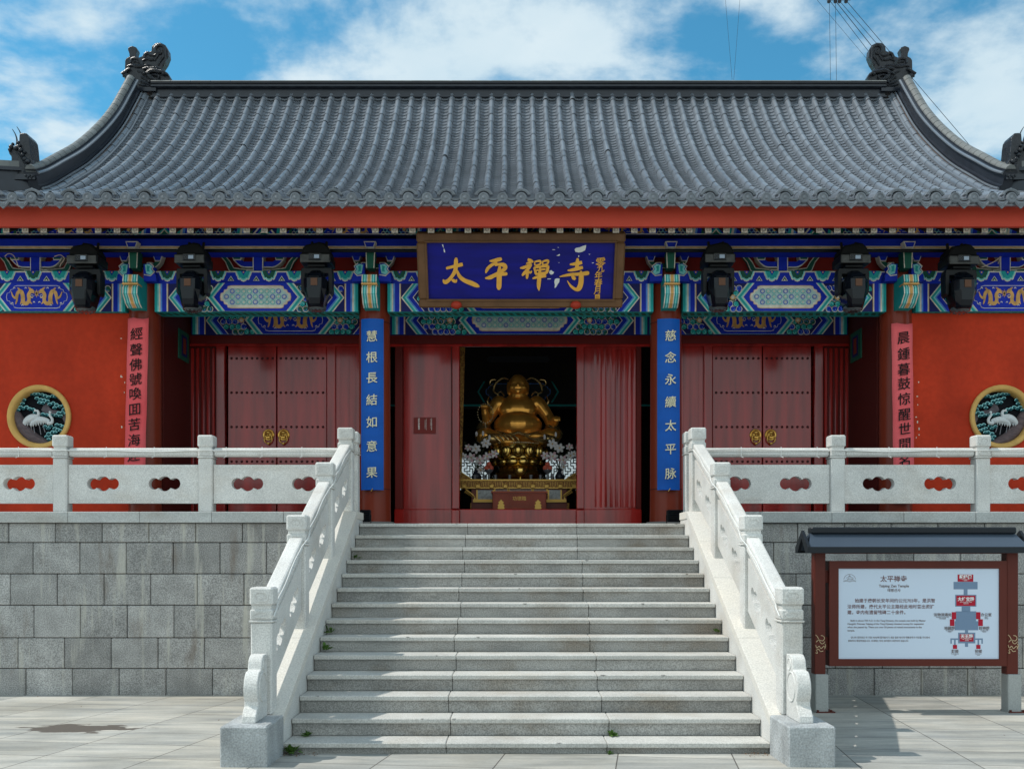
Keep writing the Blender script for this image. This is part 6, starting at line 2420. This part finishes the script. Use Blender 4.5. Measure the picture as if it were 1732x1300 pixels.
# flower vases on both sides
petal_w = M('white magnolia petal', (0.62, 0.58, 0.57), 0.6)
petal_p = M('pink magnolia petal', (0.56, 0.35, 0.37), 0.6)
stem_m = M('dark stem', (0.03, 0.035, 0.015), 0.7)
FY = 16.55
for sg, lb, pts in ((-1, 'spray of white and pink silk magnolias left of the statue', [(822, 750, 8, 0), (805, 759, 8, 0), (797, 774, 8, 1), (812, 778, 8, 1), (824, 772, 7, 1), (836, 768, 7, 1), (792, 757, 6, 1), (784, 772, 6, 0), (813, 795, 6, 0)]),
                     (1, 'spray of white and pink silk magnolias right of the statue', [(934, 751, 8, 0), (946, 758, 8, 0), (922, 771, 7, 1), (935, 772, 8, 1), (952, 778, 8, 1), (964, 771, 7, 0), (963, 756, 6, 1), (970, 768, 6, 0), (953, 790, 5, 0)])):
    vx = X(806 if sg < 0 else 947, FY)
    vz = az1
    t = thing('flower_arrangement', lb, 'flowers', (vx, FY, vz), 'magnolia sprays beside the statue')
    g = G()
    g.lathe([(0.05, 0), (0.075, 0.03), (0.085, 0.09), (0.05, 0.16), (0.035, 0.19), (0.05, 0.21)], vx, FY, M('dark vase glaze' + str(sg), (0.02, 0.022, 0.03), 0.15), 20, vz)
    g.build('vase', t, smooth=True)
    g = G()
    for (a, b, r_, k) in pts:
        e = (X(a, FY), FY - 0.04, Z(b, FY))
        mid = ((vx + e[0]) / 2, FY, (vz + 0.2 + e[2]) / 2 + 0.03)
        g.tube([(vx, FY, vz + 0.18), mid, e], 0.006, stem_m, 5)
    for q in range(26):
        a, b, r_, k = pts[q % len(pts)]
        c = Vector((X(a, FY) + random.uniform(-0.09, 0.09), FY + random.uniform(-0.02, 0.08), Z(b, FY) + random.uniform(-0.09, 0.08)))
        d = Vector((random.uniform(-1, 1), random.uniform(-0.4, 0.4), random.uniform(-1, 1))).normalized() * 0.05
        n_ = d.cross(Vector((0, 1, 0))).normalized() * 0.016
        g.add([c - d, c + n_, c + d, c - n_], [(0, 1, 2, 3)], stem_m)
    g.build('stems_and_leaves', t)
    for (a, b, r_, k) in pts:
        g = G()
        e = Vector((X(a, FY), FY - 0.06, Z(b, FY)))
        tl = random.uniform(-0.5, 0.5)
        for q in range(6):
            an = q * math.pi / 3 + tl
            r0 = r_ * 0.0104
            c = e + Vector((math.cos(an) * r0 * 0.55, 0.012 * (q % 2), math.sin(an) * r0 * 0.5))
            rot = Matrix.Rotation(-an, 3, 'Y')
            g.ball(c, (r0 * 0.55, 0.014, r0 * 0.32), petal_p if (k and q % 2) else petal_w, 8, 6, rot)
        g.ball(e + Vector((0, -0.015, 0)), 0.013, gilt_plain, 6, 5)
        g.build('blossom', t, smooth=True)
    for (a, b) in (((806, 734), (817, 733), (828, 740)) if sg < 0 else ((940, 735), (921, 739), (951, 800))):
        g = G()
        e = (X(a, FY), FY - 0.04, Z(b, FY))
        g.ball(e, (0.022, 0.022, 0.045), petal_w, 8, 6)
        g.tube([e, ((vx + e[0]) / 2, FY, e[2] - 0.2), (vx, FY, vz + 0.18)], 0.005, stem_m, 5)
        g.build('bud', t, smooth=True)
# offering lamps with red fruit, glasses, small brass burner
glass = M('clear dark glass', (0.10, 0.10, 0.11), 0.05, spec=0.9)
coral = M('coral red lotus', (0.50, 0.10, 0.06), 0.45)
for sg, u in ((-1, 827), (1, 926)):
    x = X(u, 16.42)
    t = thing('offering_stand', ('coral red offering on a dark stand left of the lotus throne' if sg < 0 else 'coral red offering on a dark stand right of the lotus throne'), 'offering', (x, 16.42, az1), 'red offerings on the altar')
    g = G()
    g.lathe([(0.06, 0), (0.02, 0.03), (0.02, 0.12), (0.075, 0.17), (0.08, 0.19)], x, 16.42, glass, 16, az1)
    g.build('stand', t, smooth=True)
    for q in range(3):
        g = G()
        g.ball((x + (q - 1) * 0.04, 16.40 - 0.01 * (q == 1), az1 + 0.22 + 0.06 * (q == 1)), (0.042, 0.042, 0.045), coral, 12, 8)
        g.build('fruit', t, smooth=True)
for u, lb in ((803, 'small glass cup at the far left of the altar front'), (819, 'small glass cup before the left offering stand'), (838, 'small glass cup between left offering and burner'), (862, 'small glass cup just left of the brass burner'),
              (898, 'small glass cup just right of the brass burner'), (914, 'small glass cup between burner and right offering'), (934, 'small glass cup before the right offering stand')):
    g = G()
    x = X(u, 16.36)
    g.lathe([(0.022, 0), (0.03, 0.09), (0.031, 0.10), (0.027, 0.10)], x, 16.36, glass, 12, az1)
    tag(g.build('glass_cup', smooth=True), lb, 'cup', 'glass cups on the altar')
g = G()
x = X(880, 16.38)
g.lathe([(0.05, 0), (0.02, 0.03), (0.02, 0.05), (0.09, 0.09), (0.12, 0.15), (0.11, 0.20), (0.13, 0.21)], x, 16.38, lotus_gold, 24, az1)
tag(g.build('incense_burner', smooth=True), 'squat brass incense burner in front of the lotus throne', 'burner')

# ------------------------------------------------------------------ notice board
NY = 10.45
nz = ground_z(NY)
nb = thing('notice_board', 'temple notice board with map in a maroon frame under a grey gabled roof', 'notice board', (X(1551, NY), NY, nz))
steel_red = M('maroon painted steel', (0.105, 0.020, 0.013), 0.4, var=0.06, vs=3)
roof_grey = M('blue grey steel roof', (0.058, 0.078, 0.108), 0.33, var=0.1, vs=2, stretch=(0.4, 1, 1))
roof_dark = M('dark steel trim', (0.015, 0.018, 0.023), 0.4)
panel_w = M('white printed panel', (0.60, 0.69, 0.82), 0.35)
foot_st = M('smooth grey stone foot', (0.36, 0.37, 0.36), 0.75, speck=0.1, spscale=90)
pale_gilt = M('pale gilt carving', (0.55, 0.40, 0.24), 0.45)
ptext = M('brown print', (0.16, 0.075, 0.075), 0.6)
gtext = M('grey print', (0.20, 0.17, 0.18), 0.6)
mred = M('map red', (0.42, 0.008, 0.030), 0.5)
mblue = M('map grey blue', (0.17, 0.25, 0.37), 0.5)
mwhite = M('map white', (0.80, 0.80, 0.80), 0.5)
k = NY / F


def nx(px): return X(px, NY)
def nzz(py): return Z(py, NY)


for sg, (a, b) in ((0, (1378, 1396.5)), (1, (1703, 1722.5))):
    g = G()
    g.bbox(nx(a), nx(b), NY, NY + 0.125, nzz(1140), nzz(925), steel_red, 0.006)
    ps = g.build('post', nb)
    g = G()
    g.bbox(nx(a + 0.5), nx(b + 4), NY - 0.02, NY + 0.135, nz - 0.05, nzz(1139.5), foot_st, 0.008)
    g.build('stone_foot', ps)
    g = G()
    g.box(nx(a + 1), nx(b + 14), NY - 0.05, NY + 0.15, nz - 0.03, nz + 0.012, steel_red)
    for q in (0, 1):
        g.tube([(nx(a + 4 + 22 * q), NY - 0.03, nz + 0.01), (nx(a + 4 + 22 * q), NY - 0.03, nz + 0.03)], 0.012, steel_red, 6)
    g.build('base_plate', ps)
    g = G()
    c = (a + b) / 2
    for (pts) in ([(c - 8, 1073), (c - 5, 1076), (c - 3, 1080)], [(c + 1, 1074), (c + 5, 1075), (c + 7, 1079), (c + 4, 1083), (c, 1082)], [(c - 7, 1085), (c - 2, 1081), (c, 1086), (c + 4, 1088), (c + 8, 1084)],
                  [(c - 8, 1090), (c - 6, 1095), (c - 2, 1092), (c + 1, 1096), (c + 6, 1092), (c + 8, 1095)], [(c - 7, 1099), (c - 3, 1097), (c, 1101), (c + 5, 1100)], [(c - 8, 1103), (c - 5, 1104), (c - 6, 1100)], [(c + 8, 1088), (c + 9, 1092), (c + 7, 1097)]):
        q = catmull([(nx(u), nzz(v)) for u, v in pts], 4)
        g.tube([(u, NY - 0.004, v) for u, v in q], 0.0042, pale_gilt, 5)
    g.build('carved_cloud', ps, smooth=True)
    for (v0, v1) in ((964, 985), (1077, 1099)):
        g = G()
        if sg == 0: g.box(nx(1396), nx(1404), NY + 0.03, NY + 0.09, nzz(v1), nzz(v0), steel_red)
        else: g.box(nx(1699), nx(1704), NY + 0.03, NY + 0.09, nzz(v1), nzz(v0), steel_red)
        g.build('connector', nb)
g = G()
fx0, fx1, fz0, fz1 = nx(1402), nx(1701.5), nzz(1125.5), nzz(948)
px0, px1, pz0, pz1 = nx(1417.5), nx(1689), nzz(1113.5), nzz(961)
ya, yb = NY - 0.02, NY + 0.13
g.box(fx0, fx1, ya, yb, pz1, fz1, steel_red)
g.box(fx0, fx1, ya, yb, fz0, pz0, steel_red)
g.box(fx0, px0, ya, yb, pz0, pz1, steel_red)
g.box(px1, fx1, ya, yb, pz0, pz1, steel_red)
g.build('frame', nb)
g = G()
PYn = NY - 0.005
g.box(px0 - 0.002, px1 + 0.002, PYn, PYn + 0.08, pz0 - 0.002, pz1 + 0.002, panel_w)
g.build('panel', nb)
# printed matter, measured in a 1732 x 1091 enlargement of the panel
ks = 6.415


def n2(u, v): return (nx(1420 + u / ks), nzz(950 + v / ks))


TS = k / ks
yT = PYn - 0.001


def ntext(g, s, u, v, px_h, mat, align='LEFT', wide=1.0, off=0.0):
    x, z = n2(u, v)
    g.text(s, x, yT, z, px_h * TS * 1.18, mat, align, 0.0006, off, wide=wide)


g = G()
ntext(g, '太平禅寺', 585, 208, 62, ptext, 'CENTER', off=0.001)
ntext(g, 'Taiping Zen Temple', 588, 272, 34, gtext, 'CENTER', off=0.0012)
ntext(g, '태평선사', 588, 320, 33, gtext, 'CENTER', off=0.001)
g.build('heading_lettering', nb)
g = G()
ntext(g, '始建于唐朝长安年间约公元703年，是洪智', 163, 435, 40, ptext, wide=1.0, off=0.0006)
ntext(g, '法师所建，唐代太平公主路经此地时曾出资扩', 82, 500, 40, ptext, wide=1.0, off=0.0006)
ntext(g, '建，寺内有遗留残碑二十余件。', 82, 562, 40, ptext, wide=1.0, off=0.0006)
for s, u, v, w in (('Built in about 703 A.D. in the Tang Dynasty, the temple was built by Master', 116, 643, 1), ('Hongzhi. Princess Taiping of the Tang Dynasty donated money for expansion', 84, 678, 1),
                   ('when she passed by. There are over 20 pieces of ruined monuments in the', 84, 714, 1), ('temple.', 84, 750, 1)):
    ntext(g, s, u, v, 22.5, gtext, wide=1.0, off=0.0006)
for s, u, v in (('당나라 장안연간 약 기원 703년에 홍지법사가 세운 절로 당나라 태평공주가 이곳을 지나면서', 120, 826), ('증축하여 확장하였습니다. 사내에는 비석 20여점이 보존되어 있습니다.', 90, 862)):
    ntext(g, s, u, v, 21, gtext, wide=0.92, off=0.0004)
g.build('body_lettering', nb)
g = G()   # emblem: a hill arch with a pagoda-like monogram over waves
for (r_, a0, a1) in ((66, 8, 172),):
    x, z = n2(108, 196)
    g.ring(x, z, r_ * TS, 4 * TS, yT, gtext, 24, a0, a1)
for pts in ([(40, 204), (75, 196), (108, 204), (140, 196), (178, 204)], [(42, 213), (75, 206), (108, 214), (142, 206), (178, 213)], [(68, 172), (90, 166), (108, 158), (126, 166), (150, 172)], [(82, 184), (108, 180), (150, 182)],
            [(108, 136), (108, 160)], [(92, 152), (124, 152)], [(86, 192), (96, 176), (104, 192)], [(120, 192), (130, 180), (146, 190)]):
    g.stroke([(*n2(u, v), 4.0 * TS) for u, v in pts], yT + 0.001, 0.001, gtext, n=3)
g.build('emblem', nb)
g = G()
def nrect(u0, u1, v0, v1, mat, y):
    a, b = n2(u0, v1), n2(u1, v0)
    g.rect(a[0], b[0], a[1], b[1], y, mat)
for (u0, u1, v0, v1) in ((1234, 1495, 214, 295), (1344, 1386, 295, 356), (1252, 1482, 354, 482), (1322, 1416, 482, 535), (1256, 1478, 533, 738), (1247, 1256, 640, 738), (1478, 1502, 640, 738), (1358, 1392, 738, 766), (1284, 1470, 764, 880), (1358, 1392, 880, 918),
                         (1200, 1284, 826, 842), (1470, 1552, 826, 842), (1200, 1216, 842, 884), (1240, 1258, 842, 896), (1494, 1512, 842, 896), (1536, 1552, 842, 884)):
    nrect(u0, u1, v0, v1, mblue, yT)
for (u0, u1, v0, v1) in ((1278, 1448, 135, 212), (1264, 1470, 364, 474), (1300, 1450, 780, 860), (1214, 1262, 542, 618), (1194, 1243, 620, 692), (1478, 1526, 542, 618), (1502, 1552, 620, 692), (1227, 1272, 896, 940), (1480, 1526, 896, 940)):
    nrect(u0, u1, v0, v1, mred, yT - 0.0015)
g.build('site_map', nb)
yT = yT - 0.003
g = G()
for s, u, v, h in (('藏经阁', 1363, 176, 38), ('大雄宝殿', 1367, 418, 38), ('天王殿', 1376, 820, 38)):
    ntext(g, s, u, v, h, mwhite, 'CENTER', off=0.0015)
for s, u, v, h in (('Cang Jing Ge', 1363, 192, 13), ('장경각', 1363, 206, 12), ('Da Xiong Bao Dian', 1367, 438, 14), ('대웅보전', 1367, 455, 13), ('Tian Wang Dian', 1376, 838, 14), ('천왕전', 1376, 854, 13)):
    ntext(g, s, u, v, h, mwhite, 'CENTER')
for s, u, v, h in (('法物流通处', 1115, 584, 33), ('办公室', 1588, 584, 33), ('地藏殿', 1190, 730, 33), ('财神殿', 1566, 730, 33), ('鼓楼', 1250, 980, 33), ('钟楼', 1504, 980, 33)):
    ntext(g, s, u, v, h, gtext, 'CENTER', off=0.0006)
for s, u, v, h in (('Buddhist Articles Shop', 1115, 602, 13), ('불교용품점', 1115, 617, 13), ('Office', 1588, 602, 13), ('사무실', 1588, 617, 13), ('Di Zang Hall', 1190, 746, 13), ('지장전', 1190, 760, 13), ('Cai Shen Hall', 1566, 746, 13), ('재신전', 1566, 760, 13),
                   ('Drum Tower', 1250, 998, 13), ('고루', 1250, 1012, 13), ('Bell Tower', 1504, 998, 13), ('종루', 1504, 1012, 13)):
    ntext(g, s, u, v, h, gtext, 'CENTER')
g.build('map_lettering', nb)
# gabled roof: two sloping sheets, ridge cap, dark eaves and gable ends
rx0, rx1 = X(1368, 10.31), X(1742, 10.31)
zr, ze = nzz(898), Z(925, 10.31)
ycen, hw = NY + 0.062, 0.20
g = G()
for s_ in (-1, 1):
    ye = ycen + s_ * hw
    g.add([(rx0 + 0.08, ycen, zr), (rx1 - 0.08, ycen, zr), (rx1, ye, ze), (rx0, ye, ze), (rx0 + 0.08, ycen, zr - 0.035), (rx1 - 0.08, ycen, zr - 0.035), (rx1, ye, ze - 0.035), (rx0, ye, ze - 0.035)],
          [(0, 1, 2, 3), (7, 6, 5, 4), (3, 2, 6, 7), (0, 3, 7, 4), (1, 5, 6, 2), (0, 4, 5, 1)], roof_grey)
rr = g.build('roof', nb)
g = G()
g.bbox(rx0 + 0.07, rx1 - 0.07, ycen - 0.07, ycen + 0.07, zr - 0.025, zr + 0.045, roof_dark, 0.012)
g.build('ridge_cap', rr)
g = G()
for s_ in (-1, 1):
    ye = ycen + s_ * hw
    g.box(rx0, rx1, ye - 0.012 + s_ * 0.013, ye + 0.012 + s_ * 0.013, ze - 0.062, ze + 0.004, roof_dark)
for xe, s_ in ((rx0 - 0.004, -1), (rx1 + 0.004, 1)):
    for q in (-1, 1):
        g.prism([(ycen, zr + 0.01), (ycen + q * (hw + 0.026), ze + 0.004), (ycen + q * (hw + 0.026), ze - 0.062), (ycen + q * (hw - 0.05), ze - 0.062), (ycen, zr - 0.075)], xe - 0.015, xe + 0.015, roof_dark, 'x')
g.build('eave_trim', rr)
g = G()
g.box(nx(1396), nx(1703), NY + 0.03, NY + 0.09, nzz(936), nzz(928), steel_red)
g.build('cross_rail', nb)

# ------------------------------------------------------------------ overhead wires behind the hall
wire_d = M('dark steel wire', (0.03, 0.035, 0.045), 0.5)
WD = 34.0
lines = [((1402, -60), (1405, 160), .007, 'thin vertical wire, left one of the pair above the right roof ridge'), ((1412.5, -60), (1415, 160), .007, 'thin vertical wire, right one of the pair above the right roof ridge'),
         ((1404, 2), (1500, 128), .008, 'slanting wire from the crossarm, lowest of its bundle'), ((1413, 2), (1500, 110), .011, 'thick slanting wire from the crossarm, second from below'),
         ((1420, 2), (1502, 96), .008, 'slanting wire from the crossarm, third from below'), ((1430, 0), (1640, 246), .009, 'slanting wire that reappears below the right dragon ornament'), ((1375, -8), (1500, 140), .005, 'faint slanting wire left of the crossarm'),
         ((1222, -60), (1239.5, 150), .005, 'faint wire above the ridge, left arm of the narrow V'), ((1256, -60), (1240, 150), .005, 'faint wire above the ridge, right arm of the narrow V')]
for (a, b, r_, lb) in lines:
    g = G()
    p, q = Vector((X(a[0], WD), WD, Z(a[1], WD))), Vector((X(b[0], WD), WD, Z(b[1], WD)))
    e = q + (q - p).normalized() * 0.5
    g.tube([p, q, e], r_, wire_d, 6)
    tag(g.build('overhead_wire'), lb, 'wire', 'wires in the sky behind the hall')
t = thing('wire_crossarm', 'dark crossarm fitting at the top edge of the sky that carries the slanting wires', 'crossarm', (X(1416, WD), WD, Z(2, WD)))
g = G()
g.bbox(X(1398, WD), X(1440, WD), WD - 0.06, WD + 0.06, Z(0, WD), Z(-7, WD), wire_d, 0.02)
g.build('bar', t)
for u in (1402, 1413, 1420, 1431):
    g = G()
    g.lathe([(0.05, 0), (0.07, 0.04), (0.05, 0.08), (0.07, 0.12), (0.04, 0.16)], X(u, WD), WD, wire_d, 10, Z(5, WD))
    g.build('insulator', t, smooth=True)

# ------------------------------------------------------------------ weeds in the step joints
leaf_g = M('weed leaf', (0.07, 0.14, 0.025), 0.6, var=0.35, vs=30)
leaf_d = M('dry leaf litter', (0.15, 0.07, 0.03), 0.8, var=0.3, vs=40)


def weed(x, y, z, s, label, nl=22):
    g = G()
    for q in range(nl):
        a = random.uniform(0, 2 * math.pi)
        up = random.uniform(0.3, 1.0)
        L_ = s * random.uniform(0.5, 1.0)
        d = Vector((math.cos(a) * (1.1 - up), math.sin(a) * (1.1 - up) - 0.25, up)).normalized()
        side = d.cross(Vector((0, 0, 1)))
        side = side.normalized() if side.length > 1e-3 else Vector((1, 0, 0))
        w = L_ * random.uniform(0.10, 0.2)
        o = Vector((x + random.uniform(-0.2, 0.2) * s, y, z))
        m_ = o + d * L_ * 0.55 + Vector((0, 0, 0.02 * s))
        t_ = o + d * L_ - Vector((0, 0, L_ * 0.25))
        g.add([o, m_ - side * w, t_, m_ + side * w], [(0, 1, 2, 3)], leaf_g)
    tag(g.build('weed'), label, 'weed', 'weeds in the step joints')


def stepz(i): return 2.0 - (13 - i) * 0.148
def stepy(i): return 11.9 - (13 - i) * 0.304


weed(-1.93, stepy(0) + 0.0, -0.01, 0.13, 'leafy green weed at the ground by the left stair plinth', 34)
weed(-1.86, stepy(1) - 0.01, stepz(0), 0.09, 'small weed on the lowest step beside the left stringer')
weed(0.72, stepy(1) - 0.01, stepz(0), 0.09, 'green weed sprouting on the lowest step right of centre', 30)
weed(0.68, stepy(0) - 0.01, ground_z(7.9), 0.05, 'tiny weed under the lowest nosing right of centre', 12)
weed(-1.95, stepy(5) - 0.02, stepz(4) + 0.02, 0.12, 'wispy weed at the left stringer, fifth step up', 14)
weed(-1.95, stepy(6) - 0.02, stepz(5) + 0.02, 0.12, 'wispy weed at the left stringer, sixth step up', 14)
weed(-1.94, stepy(11), stepz(10) + 0.02, 0.08, 'small bright weed by the left stringer near the top of the stairs', 16)
weed(1.95, stepy(6), stepz(5) + 0.02, 0.08, 'small dark weed by the right stringer halfway up', 12)
g = G()
for q in range(60):
    x = (-2.0 + random.random() * 0.3) if q % 2 else (1.75 + random.random() * 0.25)
    y = random.uniform(7.80, 7.96)
    s = random.uniform(0.006, 0.018)
    a = random.random() * 6.28
    z = ground_z(y) + 0.006
    g.add([(x, y, z), (x + s * math.cos(a), y + s * math.sin(a), z + 0.008), (x + s * math.cos(a + 1.2), y + s * math.sin(a + 1.2), z + 0.003)], [(0, 1, 2)], leaf_d)
tag(g.build('leaf_litter'), 'dry brown leaf crumbs at the foot of the stairs', 'litter', kind='stuff')
g = G()
for q in range(70):
    x, y = random.uniform(-7, 7), random.uniform(7.0, 11.9)
    if abs(x) < 2.4: continue
    s = random.uniform(0.008, 0.02)
    a = random.random() * 6.28
    z = ground_z(y) + 0.006
    g.add([(x, y, z), (x + s * math.cos(a), y + s * math.sin(a), z + 0.006), (x + s * math.cos(a + 1.9), y + s * math.sin(a + 1.9), z + 0.003)], [(0, 1, 2)], leaf_d)
tag(g.build('fallen_leaf_scraps'), 'dark leaf scraps scattered over the paving', 'litter', kind='stuff')
